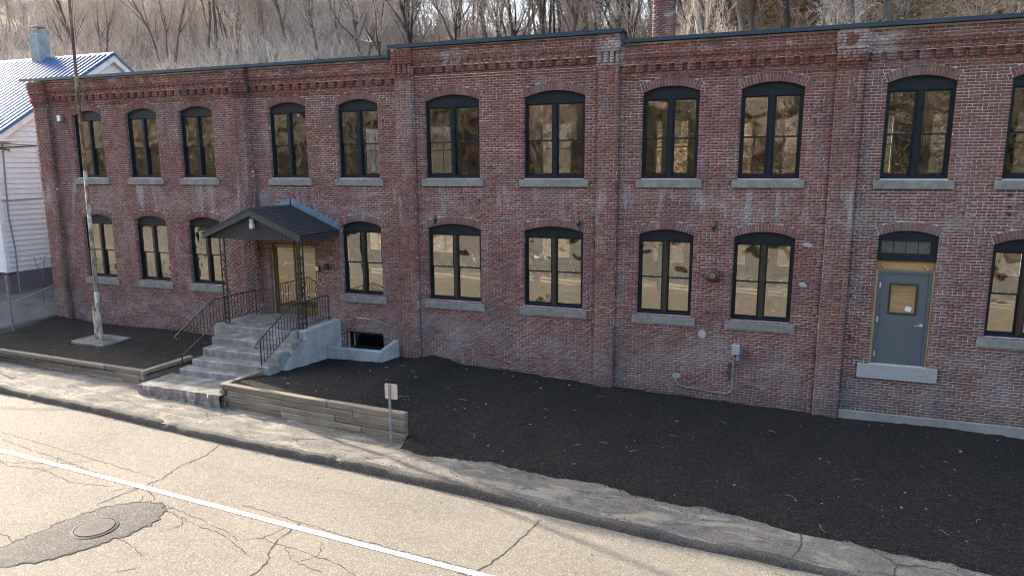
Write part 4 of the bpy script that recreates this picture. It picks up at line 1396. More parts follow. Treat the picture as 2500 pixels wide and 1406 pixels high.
# grey metal door, transom and packing
do = [o for o in OPEN if o['kind'] == 'door'][0]
x0, x1, zb_, zs = do['x0'], do['x1'], do['zb'], do['zs']
ZD = 3.68                                            # top of the steel door frame
df = MB()
df.box(x0 + 0.055, x0 + 0.115, 0.02, 0.16, zb_, ZD); df.box(x1 - 0.105, x1 - 0.045, 0.02, 0.16, zb_, ZD); df.box(x0 + 0.115, x1 - 0.105, 0.02, 0.16, ZD - 0.06, ZD)
dr = df.obj('door', 'doorgrey', bld)
lx0, lx1, lz0, lz1 = x0 + 0.118, x1 - 0.108, zb_ + 0.012, ZD - 0.063
gx0, gx1, gz0, gz1 = lx0 + 0.20, lx1 - 0.20, lz0 + 1.19, lz0 + 1.90
lf_ = MB()
for a, b, c, d in ((lx0, gx0, lz0, lz1), (gx1, lx1, lz0, lz1), (gx0, gx1, lz0, gz0), (gx0, gx1, gz1, lz1)):
    lf_.box(a, b, 0.045, 0.09, c, d)
lf_.obj('door_leaf', 'doorgrey', dr)
vf = MB()
w = 0.03
vf.box(gx0 - .012, gx0 + w, 0.035, 0.10, gz0 - .012, gz1 + .012); vf.box(gx1 - w, gx1 + .012, 0.035, 0.10, gz0 - .012, gz1 + .012); vf.box(gx0 + w, gx1 - w, 0.035, 0.10, gz0 - .012, gz0 + w); vf.box(gx0 + w, gx1 - w, 0.035, 0.10, gz1 - w, gz1 + .012)
vf.obj('vision_frame', 'bronze', dr)
MB().add([(gx0 + w, .06, gz0 + w), (gx1 - w, .06, gz0 + w), (gx1 - w, .06, gz1 - w), (gx0 + w, .06, gz1 - w)], [(0, 1, 2, 3)]).obj('vision_pane', 'visionglass', dr)
for i in range(3):
    za = gz0 - 0.05 + i * 0.28
    MB().box(gx0 - 0.05, gx1 + 0.05, 0.14 + 0.004 * i, 0.16, za + 0.004, za + 0.276).obj('plywood_sheet', 'ply', dr)
nt_ = MB()
cx_, cz_, an = gx1 - 0.16, gz0 + 0.13, math.radians(-14)
q = [(-0.065, -0.055), (0.065, -0.055), (0.065, 0.055), (-0.065, 0.055)]
nt_.prism([(cx_ + a * math.cos(an) - b * math.sin(an), cz_ + a * math.sin(an) + b * math.cos(an)) for a, b in q], 0.054, 0.056)
nt_.obj('paper_note', 'paper', dr)
for hz in (lz0 + 0.22, lz0 + 1.05, lz0 + 1.86):
    MB().box(lx0 - 0.022, lx0 + 0.012, 0.012, 0.046, hz - 0.06, hz + 0.06).obj('hinge', 'steel', dr)
hn = MB()
hx, hz = lx1 - 0.075, lz0 + 0.96
hn.disc((hx, 0.045, hz), (0, -1, 0), 0.042, 0.02, 16)
hn.tube([(hx, 0.03, hz), (hx, -0.02, hz), (hx - 0.02, -0.03, hz), (hx - 0.14, -0.03, hz - 0.008)], 0.011, 8)
hn.obj('handle', 'steel', dr)
for a, b in ((x0 - 0.004, x0 + 0.05), (x1 - 0.04, x1 - 0.004)):
    MB().box(a, b, 0.0, 0.15, zb_, ZD + 0.02).obj('wood_packing', 'oldply', dr)
MB().box(x0 + 0.05, x1 - 0.05, 0.03, 0.15, ZD + 0.001, ZD + 0.022).obj('wood_head', 'oldply', dr)
MB().box(x0 + 0.01, x1 - 0.01, 0.13, 0.15, ZD + 0.023, ZD + 0.22).obj('plywood_panel', 'ply', dr)
for sx, dxx in ((x0 + 0.12, 0.07), (x1 - 0.22, 0.09)):
    MB().bar((sx, 0.10, ZD + 0.15), (sx + dxx, 0.05, ZD + 0.03), 0.03, 0.03).obj('wood_brace', 'ply', dr)
tf = MB()
tz0, tz1 = ZD + 0.22, do['zs'] - 0.12
tf.box(x0 + 0.004, x1 - 0.004, 0.06, 0.14, tz0, tz0 + 0.17); tf.box(x0 + .004, x0 + 0.07, 0.06, 0.14, tz0 + 0.17, tz1); tf.box(x1 - 0.12, x1 - 0.004, 0.06, 0.14, tz0 + 0.17, tz1)
poly = [(x0 + .004, tz1), (x1 - .004, tz1)] + [(x1 - .004 - (x1 - x0 - .008) * i / 10, arch_top(do, x1 - .004 - (x1 - x0 - .008) * i / 10) - .004) for i in range(11)]
tf.prism(poly, 0.06, 0.14)
tf.obj('transom_frame', 'frame', dr)
tx0, tx1 = x0 + 0.07, x1 - 0.12
for i in range(4):
    a = tx0 + (tx1 - tx0) * i / 4; b = tx0 + (tx1 - tx0) * (i + 1) / 4
    MB().box(a + 0.006, b - 0.006, 0.10, 0.106, tz0 + 0.172, tz1 - 0.004).obj('transom_pane', 'dustyglass', dr)
s = do['sill']
MB().cbox(s[0], s[1], -0.06, 0.2, s[2], s[3], 0.01, rb, 0.005).obj('stone_sill', 'palestone', dr)
MB().box(x0, x1, 0.37, 0.40, 1.4, 4.8).obj('backing', 'roofing', dr)
build_arch(do, dr, arch_single < 285)

# glazed entrance door under the canopy
en = [o for o in OPEN if o['kind'] == 'entrance'][0]
x0, x1, zb_, zt = en['x0'], en['x1'], en['zb'], en['zs']
Y0 = 0.14
ef = MB()
ef.box(x0 + .003, x0 + 0.05, Y0, Y0 + 0.11, zb_ + .03, zt - .003); ef.box(x1 - 0.05, x1 - .003, Y0, Y0 + .11, zb_ + .03, zt - .003)
ef.box(x0 + .05, x1 - .05, Y0, Y0 + .11, zt - 0.07, zt - .003)
mx_ = x0 + 0.86
ef.box(mx_ - 0.05, mx_ + 0.05, Y0, Y0 + .11, zb_ + .03, zt - .07)
ent = ef.obj('entrance_door', 'gold', bld)
MB().box(x0 + 0.003, x1 - .003, -0.01, Y0 + .11, zb_ - .02, zb_ + .028).obj('threshold', 'concrete', ent)
def leaf(a, b, name, bot):
    m_ = MB()
    w = 0.055
    z0, z1 = zb_ + .032, zt - .075
    m_.box(a, a + w, Y0 + .03, Y0 + .08, z0, z1); m_.box(b - w, b, Y0 + .03, Y0 + .08, z0, z1); m_.box(a + w, b - w, Y0 + .03, Y0 + .08, z0, z0 + bot); m_.box(a + w, b - w, Y0 + .03, Y0 + .08, z1 - w, z1)
    m_.obj(name, 'gold', ent)
    MB().add([(a + w, Y0 + .05, z0 + bot), (b - w, Y0 + .05, z0 + bot), (b - w, Y0 + .05, z1 - w), (a + w, Y0 + .05, z1 - w)], [(0, 1, 2, 3)]).obj('pane', 'doorglass', ent)
leaf(x0 + 0.052, mx_ - 0.052, 'door_leaf', 0.24)
leaf(mx_ + 0.052, x1 - 0.052, 'side_light', 0.24)
hd = MB()
hd.box(mx_ - 0.105, mx_ - 0.065, Y0 - .01, Y0 + .03, zb_ + 1.0, zb_ + 1.09)
hd.tube([(mx_ - .085, Y0 + .03, zb_ + .72), (mx_ - .085, Y0 - .04, zb_ + .74), (mx_ - .085, Y0 - .04, zb_ + .96), (mx_ - .085, Y0 + .03, zb_ + .98)], 0.012, 8)
hd.obj('handle', 'steel', ent)
MB().box(x0 - 0.12, x1 + 0.10, -0.02, 0.1, zt + .001, zt + 0.018).obj('lintel', 'rustpipe', ent)
MB().box(x0 - 0.05, x1 + 0.05, 2.6, 2.65, 1.42, 4.7).obj('vestibule_wall', 'plaster', ent)

# iron anchor plates, bolts and scars that stay with the wall
for x, z in ((-4.55, 4.60), (-8.74, 4.60), (-1.11, 4.60)):
    m_ = MB()
    y = -0.015
    m_.add([(x - .075, y, z), (x, y, z - .15), (x + .075, y, z), (x, y, z + .15), (x, y - .05, z)], [(0, 1, 4), (1, 2, 4), (2, 3, 4), (3, 0, 4)])
    m_.obj('anchor_plate', 'iron', bld)
for x, z in ((4.36, 5.43), (4.36, 5.21), (4.35, 4.98), (4.99, 5.42), (5.0, 5.17), (5.0, 5.02)):
    MB().disc((x, 0, z), (0, -1, 0), 0.032, 0.05, 8).obj('anchor_bolt', 'galv' if x < 4.6 else 'iron', bld)
for x, z, w, h in ((-1.268, 1.86, 0.13, 0.13), (-1.89, 0.70, 0.12, 0.10), (1.05, 4.21, 0.13, 0.06), (1.0, 3.25, .1, .07), (-13.2, 7.6, .03, .04), (-12.6, 7.25, .03, .04), (-12.1, 7.25, .03, .04), (-12.55, 6.95, .03, .03), (-12.1, 6.95, .03, .03), (-22.4, .83, .12, .03)):
    pts = []
    for k in range(11):
        a = 2 * PI * k / 11
        q = rb.uniform(0.65, 1.1)
        pts.append((x + math.cos(a) * w * q, z + math.sin(a) * h * q))
    MB().prism(pts, -0.012, 0.01).obj('mortar_scar', 'whitewash', bld)
for x, z in ((2.05, 3.0), (2.1, 2.0), (-7.4, 5.1)):
    MB().box(x, x + .03, -.03, 0.0, z, z + .10).obj('iron_stub', 'iron', bld)

# brick chimney on the roof
chx0, chx1, chy0, chy1 = -3.56, -2.92, 5.0, 5.6
ck = MB().box(chx0 + .008, chx1 - .008, chy0 + .008, chy1 - .008, 8.6, 12.0)
chim = ck.obj('chimney', 'mortar', bld)
CB = []
for k in range(int(8.8 / CH), int(12.0 / CH)):
    z0, z1 = k * CH + .005, (k + 1) * CH - .005
    n = 3
    for i in range(n + 1):
        a = chx0 + (chx1 - chx0) * (i - 0.5 * (k % 2)) / n; b = a + (chx1 - chx0) / n
        a, b = max(a, chx0), min(b, chx1)
        if b - a > .03: CB.append((a + .005, b - .005, chy0 + rb.uniform(-.003, .003), chy0 + .1, z0, z1, rb.random()))
    for xs_ in (chx0, chx1 - .1):
        for i in range(3):
            CB.append((xs_ if xs_ == chx0 else xs_, xs_ + .1, chy0 + .1 + i * .165 + .005, chy0 + .1 + (i + 1) * .165 - .005, z0, z1, rb.random()))
V, F, rn = brick_arrays(np.array(CB))
tag(link('chimney_bricks', np_mesh('chimney_bricks', V, F, 'brick', rn), chim), kind='stuff')

# ------------------------------------------------------------------ things fixed to the wall
t = thing('alarm_bell', 'round dark red alarm bell on the brick wall between two ground-floor windows', 'alarm bell', (-1.085, -0.01, 3.375))
MB().disc((-1.085, -0.002, 3.375), (0, -1, 0), 0.13, 0.04, 20).obj('back_plate', 'bellred', t)
bd = MB()
n = 28
prof = [(0.178, -0.045), (0.172, -0.065), (0.14, -0.09), (0.09, -0.105), (0.05, -0.11), (0.0, -0.112)]
vs = []
for r_0, y in prof:
    for k in range(n):
        a = 2 * PI * k / n
        vs.append((-1.085 + r_0 * math.cos(a), y, 3.375 + r_0 * math.sin(a)))
bd.add(vs, [(i * n + k, i * n + (k + 1) % n, (i + 1) * n + (k + 1) % n, (i + 1) * n + k) for i in range(len(prof) - 1) for k in range(n)])
bd.obj('gong', 'bellred', t, True)
MB().disc((-1.085, -0.112, 3.375), (0, -1, 0), 0.055, 0.01, 16).obj('hub', 'brass', t)
MB().disc((-1.085, -0.122, 3.375), (0, -1, 0), 0.03, 0.008, 12).obj('nut', 'bellred', t)

t = thing('hose_bib', 'small rusty pipe stub on the brick wall below the alarm bell', 'pipe stub', (-1.16, -0.01, 2.43))
MB().tube([(-1.16, 0.01, 2.43), (-1.16, -0.09, 2.43), (-1.16, -0.10, 2.36)], 0.022, 8).obj('pipe', 'rustpipe', t)
MB().disc((-1.16, -0.05, 2.45), (0, 0, 1), 0.04, 0.012, 8).obj('valve', 'iron', t)

t = thing('electrical_box', 'grey electrical box with a bent conduit low on the brick wall', 'electrical box', (-0.44, -0.01, 1.5))
MB().cbox(-0.54, -0.345, -0.11, -0.006, 1.40, 1.66, 0.012).obj('enclosure', 'greybox', t)
MB().box(-0.525, -0.36, -0.118, -0.111, 1.42, 1.635).obj('cover', 'greybox', t)
MB().cbox(-0.43, -0.35, -0.08, -0.006, 1.24, 1.385, 0.006).obj('junction_box', 'galv', t)
MB().tube([(-0.49, -0.05, 1.40), (-0.485, -0.05, 0.52), (-0.50, -0.05, 0.44), (-0.56, -0.05, 0.385), (-0.66, -0.05, 0.36), (-0.9, -0.05, 0.37), (-1.6, -0.05, 0.43), (-1.80, -0.05, 0.47), (-1.88, -0.05, 0.56), (-1.89, -0.03, 0.70)], 0.016, 8).obj('conduit', 'galv', t)
t = MB().tube([(-0.587, -0.03, 1.17), (-0.563, -0.03, 0.68)], 0.022, 7).obj('rusty_bar', 'rustpipe')
tag(t, 'short rusty iron bar standing on the wall left of the grey conduit', 'iron bar')

t = thing('floodlight', 'small pale floodlight box high on the wall beside the leftmost upper window', 'floodlight', (-22.93, -0.02, 7.75))
MB().cbox(-23.03, -22.84, -0.16, -0.05, 7.66, 7.88, 0.012).obj('housing', 'galv', t)
MB().box(-23.005, -22.865, -0.168, -0.161, 7.68, 7.86).obj('lens', 'white', t)
MB().tube([(-22.93, -0.05, 7.72), (-23.1, -0.03, 7.76), (-23.1, 0.0, 7.76)], 0.018, 6).obj('arm', 'rustpipe', t)
MB().tube([(-22.85, -0.02, 7.66), (-22.72, -0.012, 7.4), (-22.62, -0.012, 7.1)], 0.008, 5).obj('wire', 'iron', t)

t = thing('door_intercom', 'small grey and black door intercom beside the glazed entrance', 'intercom', (-12.77, -0.01, 2.98))
MB().cbox(-12.83, -12.70, -0.05, -0.006, 2.90, 3.09, 0.008).obj('housing', 'iron', t)
MB().box(-12.825, -12.74, -0.057, -0.051, 2.95, 3.07).obj('face', 'white', t)
MB().tube([(-12.80, -0.008, 2.9), (-12.80, -0.008, 2.55), (-12.70, -0.008, 2.52)], 0.006, 5).obj('cable', 'white', t)
t = thing('wall_lamp', 'black box wall lamp between the entrance and the next window', 'wall lamp', (-12.42, -0.01, 3.07))
MB().cbox(-12.49, -12.36, -0.13, -0.006, 2.98, 3.17, 0.01).obj('housing', 'iron', t)
MB().box(-12.47, -12.38, -0.11, -0.03, 2.965, 2.979).obj('lens', 'white', t)

# ------------------------------------------------------------------ entrance steps
PZ = 1.46
st = thing('entrance_steps', 'worn concrete steps and landing leading up to the glazed entrance', 'steps', (-13.6, -2.4, 0.4))
def nosed(mb_, x0, x1, y0, y1, z0, z1):
    return mb_.cbox(x0, x1, y0, y1, z0, z1, 0.028, rb, 0.008)
pf = MB(); nosed(pf, -14.92, -12.30, -1.86, -0.005, 0.1, PZ); pf.cbox(-15.40, -14.93, -1.70, -0.005, 0.1, PZ, 0.015)
pf.obj('landing', 'concrete', st)
ckm = MB()
ckm.cbox(-12.295, -12.03, -1.76, -0.006, -0.1, PZ + 0.012, 0.018)
n = 9
poly = [(-1.765, -0.1), (-1.765, 1.27)]
ckm.obj('cheek_wall', 'whitewash', st)
c2 = MB()
# lower cheek with a sloped broken top, profile in YZ
prof = [(-1.762, -0.1), (-2.75, -0.1), (-2.75, 0.62), (-2.55, 0.80), (-2.30, 1.05), (-2.05, 1.20), (-1.762, 1.27)]
xx0, xx1 = -12.12, -12.0
c2.add([(xx0, y, z) for y, z in prof] + [(xx1, y, z) for y, z in prof], [tuple(range(7)), tuple(range(13, 6, -1))] + [(i, 7 + i, 7 + (i + 1) % 7, (i + 1) % 7) for i in range(7)])
c2.obj('lower_cheek', 'whitewash', st)
for i, (xa, xb, yn, z) in enumerate(((-14.80, -12.02, -2.46, 1.265), (-14.66, -12.13, -2.98, 1.07), (-14.62, -12.02, -3.42, 0.875), (-14.78, -12.2, -3.74, 0.68))):
    m_ = MB()
    nosed(m_, xa, xb, yn, (-1.85, -2.44, -2.96, -3.40)[i] + 0.02, 0.1, z)
    m_.obj('step', 'concrete', st)
sl_ = MB()
xs_ = np.linspace(-15.08, -12.40, 26)
fy = [-4.78 + 0.03 * rb.uniform(-1, 1) - 0.035 * i / 26 for i in range(26)]
vs = []
for x, y in zip(xs_, fy):
    vs += [(x, -3.70, 0.50), (x, y, 0.50 + rb.uniform(-.006, .006)), (x, y - 0.012 + rb.uniform(-.015, .012), 0.40), (x, y + 0.01 + rb.uniform(-.03, .02), 0.12)]
slo = sl_.add(vs, [(4 * i, 4 * i + 1, 4 * i + 5, 4 * i + 4) for i in range(25)]).obj('bottom_slab', 'concrete', st)
MB().add(vs, [(4 * i + j, 4 * i + j + 1, 4 * i + 5 + j, 4 * i + 4 + j) for i in range(25) for j in (1, 2)]).obj('broken_front', 'brokenstone', slo)
# broken stones along the slab front
for k in range(6):
    x = -15.0 + k * 0.45 + rb.uniform(-.06, .06)
    MB().cbox(x - rb.uniform(.06, .13), x + rb.uniform(.06, .13), -4.85 + rb.uniform(-.02, .02), -4.6, 0.05, 0.12 + rb.uniform(.10, .24), 0.02, rb, 0.02).obj('rubble_stone', 'brokenstone', st)

# concrete window well
ww = thing('window_well', 'low whitewashed concrete kerb around the cellar window', 'window well', (-11.1, -0.7, 0.5))
w_ = MB()
w_.cbox(-12.02, -10.18, -0.80, -0.66, -0.1, 0.80, 0.02, rb, 0.01)
w_.obj('front_wall', 'whitewash', ww)
w2 = MB()
w2.add([(-10.32, -0.66, -0.1), (-10.18, -0.80, -0.1), (-10.02, -0.01, -0.1), (-10.2, -0.01, -0.1), (-10.32, -0.66, 0.78), (-10.18, -0.80, 0.785), (-10.02, -0.01, 0.97), (-10.2, -0.01, 0.97)],
       [(4, 5, 6, 7), (0, 1, 5, 4), (1, 2, 6, 5), (2, 3, 7, 6), (3, 0, 4, 7)])
w2.obj('side_wall', 'whitewash', ww)

# ------------------------------------------------------------------ canopy over the entrance
ca = thing('entrance_canopy', 'small gabled porch roof with black shingles on scrolled iron columns', 'porch', (-13.65, -1.0, 4.05))
RX, RZ = -13.65, 4.93
EX0, EX1, EZ = -15.36, -11.96, 4.215
YFc, YB = -1.88, -0.015
for sgn, ex in ((-1, EX0), (1, EX1)):
    dk = MB()
    nrm = Vector((sgn * (RZ - EZ), 0, abs(ex - RX))).normalized()
    A = Vector((RX, 0, RZ)); Bv = Vector((ex, 0, EZ))
    th = 0.05
    dk.add([(A.x, YFc, A.z - .02), (Bv.x, YFc, Bv.z - .02), (Bv.x, YB, Bv.z - .02), (A.x, YB, A.z - .02), (A.x, YFc, A.z - th - .03), (Bv.x, YFc, Bv.z - th - .02), (Bv.x, YB, Bv.z - th - .02), (A.x, YB, A.z - th - .03)],
           [(0, 1, 2, 3), (7, 6, 5, 4), (0, 4, 5, 1), (1, 5, 6, 2), (2, 6, 7, 3), (3, 7, 4, 0)])
    dk.obj('roof_deck', 'fascia', ca)
    L = (Bv - A).length
    t_ = (Bv - A).normalized()
    nc_ = 13
    for c in range(nc_):
        s0, s1 = L * c / nc_, L * (c + 1) / nc_ + 0.012
        y = YFc - 0.03 - (c % 2) * 0.11
        while y < YB:
            wdt = 0.225
            a_, b_ = max(y + .003, YFc - .03), min(y + wdt - .003, YB)
            y += wdt
            if b_ - a_ < .03: continue
            lift0, lift1 = 0.004, 0.016 + rb.uniform(0, .006)
            p0 = A + t_ * s0 + nrm * lift0; p1 = A + t_ * s1 + nrm * lift1; p2 = A + t_ * s1 + nrm * (lift1 - .013); p3 = A + t_ * s0 + nrm * (lift0 - .012)
            MB().add([(p0.x, a_, p0.z), (p1.x, a_, p1.z), (p2.x, a_, p2.z), (p3.x, a_, p3.z), (p0.x, b_, p0.z), (p1.x, b_, p1.z), (p2.x, b_, p2.z), (p3.x, b_, p3.z)],
                     [(0, 1, 5, 4), (1, 2, 6, 5), (0, 3, 2, 1), (4, 5, 6, 7)]).obj('shingle', 'shingle', ca)
    # raking front fascia
    fb = MB()
    d0, d1 = 0.03, 0.185
    fb.add([(A.x, YFc - .022, A.z - d0), (Bv.x, YFc - .022, Bv.z - d0), (Bv.x, YFc - .022, Bv.z - d1), (A.x, YFc - .022, A.z - d1 - .03), (A.x, YFc - .001, A.z - d0), (Bv.x, YFc - .001, Bv.z - d0), (Bv.x, YFc - .001, Bv.z - d1), (A.x, YFc - .001, A.z - d1 - .03)],
           [(0, 1, 2, 3), (4, 7, 6, 5), (0, 4, 5, 1), (1, 5, 6, 2), (2, 6, 7, 3), (3, 7, 4, 0)])
    fb.obj('raking_fascia', 'fascia', ca)
    tr = MB()
    tr.add([(A.x, YFc - .036, A.z - .012), (Bv.x + sgn * .03, YFc - .036, Bv.z - .012), (Bv.x + sgn * .03, YFc - .036, Bv.z - .045), (A.x, YFc - .036, A.z - .045), (A.x, YFc - .023, A.z - .012), (Bv.x + sgn * .03, YFc - .023, Bv.z - .012), (Bv.x + sgn * .03, YFc - .023, Bv.z - .045), (A.x, YFc - .023, A.z - .045)],
           [(0, 1, 2, 3), (4, 7, 6, 5), (0, 4, 5, 1), (1, 5, 6, 2), (2, 6, 7, 3), (3, 7, 4, 0)])
    tr.obj('drip_edge', 'fascia', ca)
    e_ = MB().box(min(ex, ex - sgn * .022), max(ex, ex - sgn * .022), YFc, YB, EZ - 0.185, EZ - 0.075)
    e_.obj('eave_fascia', 'fascia', ca)
# ridge cap
rc = MB()
rc.add([(RX - .11, YFc - .03, RZ - .032), (RX, YFc - .03, RZ + .026), (RX + .11, YFc - .03, RZ - .032), (RX - .11, YB, RZ - .032), (RX, YB, RZ + .026), (RX + .11, YB, RZ - .032)], [(0, 1, 4, 3), (1, 2, 5, 4), (0, 2, 1), (3, 4, 5)])
rc.obj('ridge_cap', 'shingle', ca)
# vertical boards of the front gable
bx = EX0 + 0.18
zl = 4.04
while bx < EX1 - 0.2:
    bw = 0.142
    xm0, xm1 = bx, min(bx + bw, EX1 - .18)
    top = lambda x: RZ - 0.10 - abs(x - RX) * (RZ - EZ) / abs(EX1 - RX)
    if top((xm0 + xm1) / 2) > zl + .02:
        yj = rb.uniform(-.003, .003)
        q = [(xm0 + .003, zl), (xm1 - .003, zl), (xm1 - .003, max(top(xm1), zl + .01))] + ([(RX, top(RX))] if xm0 < RX < xm1 else []) + [(xm0 + .003, max(top(xm0), zl + .01))]
        MB().prism(q, YFc + 0.10 + yj, YFc + 0.125 + yj).obj('gable_board', 'gable', ca)
    bx += bw
MB().box(EX0 + .1, EX1 - .1, YFc + .13, YB, 4.045, 4.06).obj('soffit', 'fascia', ca)
lpm = MB()
lpm.cbox(RX - .03, RX + .09, YFc + .02, YFc + .095, 4.40, 4.64, 0.008)
lpm.obj('gable_lamp_box', 'greybox', ca)
MB().cbox(RX + .0, RX + .12, YFc - .03, YFc + .07, 4.36, 4.50, 0.008).obj('gable_lamp', 'signback', ca)
# stepped lead flashing on the wall
for sgn in (-1, 1):
    for k in range(9 if sgn > 0 else 7):
        xa = RX + sgn * (k * 0.19 - .02); xb = RX + sgn * (k * 0.19 + 0.185)
        zt_ = RZ + 0.20 - k * 0.0795
        zr = RZ - 0.03 - (k + 1) * 0.19 * (RZ - EZ) / abs(EX1 - RX)
        MB().box(min(xa, xb), max(xa, xb), -0.022 - .001 * (k % 2), -0.013, zr, zt_).obj('flashing_step', 'lead', ca)

# ornamental columns
def scroll(par, O, ux, z0, s, flip):
    """one C-scroll pair and stem in the plane of ux/Z"""
    f = -1 if flip else 1
    mb_ = MB()
    def P(a, b):
        return (O[0] + ux[0] * a, O[1] + ux[1] * a, z0 + b)
    for cz, dirn in ((0.065, 1), (0.225, -1)):
        pts = []
        for i in range(15):
            th = i / 14 * 2.6 * PI
            rr_ = 0.052 * (1 - i / 14 * 0.78)
            pts.append(P(f * (0.0 + rr_ * math.cos(th)) , cz + dirn * rr_ * math.sin(th)))
        mb_.tube(pts, 0.0105, 5, False)
    mb_.tube([P(f * 0.052, 0.065), P(f * 0.03, 0.0), P(-f * 0.03, -0.05), P(-f * 0.052, -0.09)], 0.0105, 5, False)
    mb_.tube([P(f * 0.052, 0.225), P(f * 0.01, 0.275), P(-f * 0.045, 0.34)], 0.0105, 5, False)
    mb_.obj('scroll', 'iron', par)
def column(O, dirs, z0, z1, label):
    bars = {}
    pts = [O]
    for ux in dirs:
        pts.append((O[0] + ux[0] * 0.155, O[1] + ux[1] * 0.155))
    for k, (x, y) in enumerate(pts):
        MB().box(x - .015, x + .015, y - .015, y + .015, z0, z1).obj('column_post', 'iron', ca)
    for ux in dirs:
        mid = (O[0] + ux[0] * 0.0775, O[1] + ux[1] * 0.0775)
        m_ = MB()
        m_.bar((O[0] + ux[0] * .012, O[1] + ux[1] * .012, z0 + .03), (O[0] + ux[0] * .143, O[1] + ux[1] * .143, z0 + .03), .012, .012)
        pn = m_.obj('scroll_panel', 'iron', ca)
        z = z0 + 0.10
        i = 0
        while z < z1 - 0.34:
            scroll(pn, mid, ux, z, 1, i % 2)
            z += 0.435; i += 1
column((-15.06, -1.56), [(1.0, 0.0)], PZ, 4.045, '')
column((-12.42, -1.56), [(1.0, 0.0)], PZ, 4.045, '')
MB().box(-12.280, -12.250, -1.415, -1.385, PZ, 4.045).obj('column_post', 'iron', ca)
pn = MB().bar((-12.265, -1.545, PZ + .03), (-12.265, -1.415, PZ + .03), .012, .012).obj('scroll_panel', 'iron', ca)
z = PZ + 0.10; i = 0
while z < 4.045 - .34:
    scroll(pn, (-12.265, -1.475), (0.0, 1.0), z, 1, i % 2); z += .435; i += 1

# handrails
def handrail(name, X, label, xend):
    h = thing(name, label, 'handrail', (X, -2.0, PZ))
    tr = MB().tube([(X, -0.30, 2.26), (X, -1.40, 2.265)], 0.017, 8)
    tr.tube([(X, -1.58, 2.265), (X, -2.02, 2.265), (X, -2.12, 2.235), (X, -3.38, 1.60), (X, -3.55, 1.50), (X, -3.60, 1.46), (X, -3.59, 1.42), (X, -3.54, 1.40), (X, -3.50, 1.425)], 0.017, 8)
    tr.obj('top_rail', 'iron', h)
    br = MB().bar((X, -0.18, 1.57), (X, -1.40, 1.57), .022, .018)
    br.bar((X, -1.58, 1.57), (X, -2.02, 1.57), .022, .018).bar((X, -2.02, 1.57), (X, -3.37, 0.92), .022, .018)
    br.obj('bottom_rail', 'iron', h)
    for y, z0 in ((-0.28, PZ), (-3.38, 0.64)):
        MB().box(X - .0125, X + .0125, y - .0125, y + .0125, z0, 2.26 if y > -1 else 1.60).obj('post', 'iron', h)
    y = -0.44
    while y > -3.32:
        if not (-1.60 < y < -1.38):
            zt_ = 2.26 if y > -2.06 else 2.265 - (-2.06 - y) * 0.504
            zb2 = 1.57 if y > -2.02 else 1.57 - (-2.02 - y) * 0.4815
            MB().box(X - .007, X + .007, y - .007, y + .007, zb2, zt_).obj('baluster', 'iron', h)
        y -= 0.128
    return h
handrail('handrail', -12.27, 'black iron handrail on the side of the steps nearest the cellar window', 0)
handrail('handrail', -14.985, 'black iron handrail on the flagpole side of the entrance steps', 0)

# ------------------------------------------------------------------ timber retaining walls
def timber(p, q, w, h, parent):
    p, q = Vector(p), Vector(q)
    L = (q - p).length
    m_ = MB().cbox(-L / 2, L / 2, -w / 2, w / 2, -h / 2, h / 2, 0.011, rb, 0.006)
    o = m_.obj('timber', 'timber', parent)
    c = (p + q) / 2
    d_ = q - p
    o.location = c
    o.rotation_euler = (0, 0, math.atan2(d_.y, d_.x))
    return o
tl = thing('timber_wall', 'low weathered timber edging of the mulch bed around the flagpole', 'retaining wall', (-19, -4.1, 0.4))
TH = 0.142
for k in range(4):
    z = 0.665 - TH / 2 - k * (TH + .006)
    joints = [-27.5, -24.6 + (k % 2) * 1.2, -21.9 + (k % 2) * 1.1, -19.2 + (k % 2) * .9, -17.0 + (k % 3) * .35, -15.62]
    for a, b in zip(joints[:-1], joints[1:]):
        ya = -4.25 + (a + 15.6) * -0.051 + .075; yb2 = -4.25 + (b + 15.6) * -0.051 + .075
        j = rb.uniform(-.016, .016)
        timber((a + .004, ya + j, z), (b - .004, yb2 + j, z), .145, TH - .004, tl)
for k in range(4):
    z = 0.665 - TH / 2 - k * (TH + .006)
    e0 = -4.25 if k % 2 else -4.25
    timber((-15.545, -4.25 + .0, z), (-15.50, -2.55 + (k % 2) * .2, z), .145, TH - .004, tl)
tw_ = thing('timber_wall', 'weathered timber retaining wall beside the small road sign', 'retaining wall', (-9.8, -4.8, 0.4))
TH = 0.149
for k in range(5):
    z = 0.752 - TH / 2 - k * (TH + .006)
    joints = [-12.39 + (0.10 if k % 2 else 0), -11.1 + (k * 0.53) % 1.1, -9.2 + (k * .71) % 1.2, -7.10]
    for a, b in zip(joints[:-1], joints[1:]):
        f = lambda x: -4.66 + (x + 12.39) * -0.0705 + .075
        j = rb.uniform(-.018, .018)
        timber((a + .004, f(a) + j, z), (b - .004, f(b) + j, z), .15, TH - .004, tw_)
for k in range(5):
    z = 0.752 - TH / 2 - k * (TH + .006)
    timber((-12.465, -4.66 + (0.0 if k % 2 else 0.0), z), (-12.20, -2.42 - (k % 2) * .1, z - 0.0), .145, TH - .004, tw_)

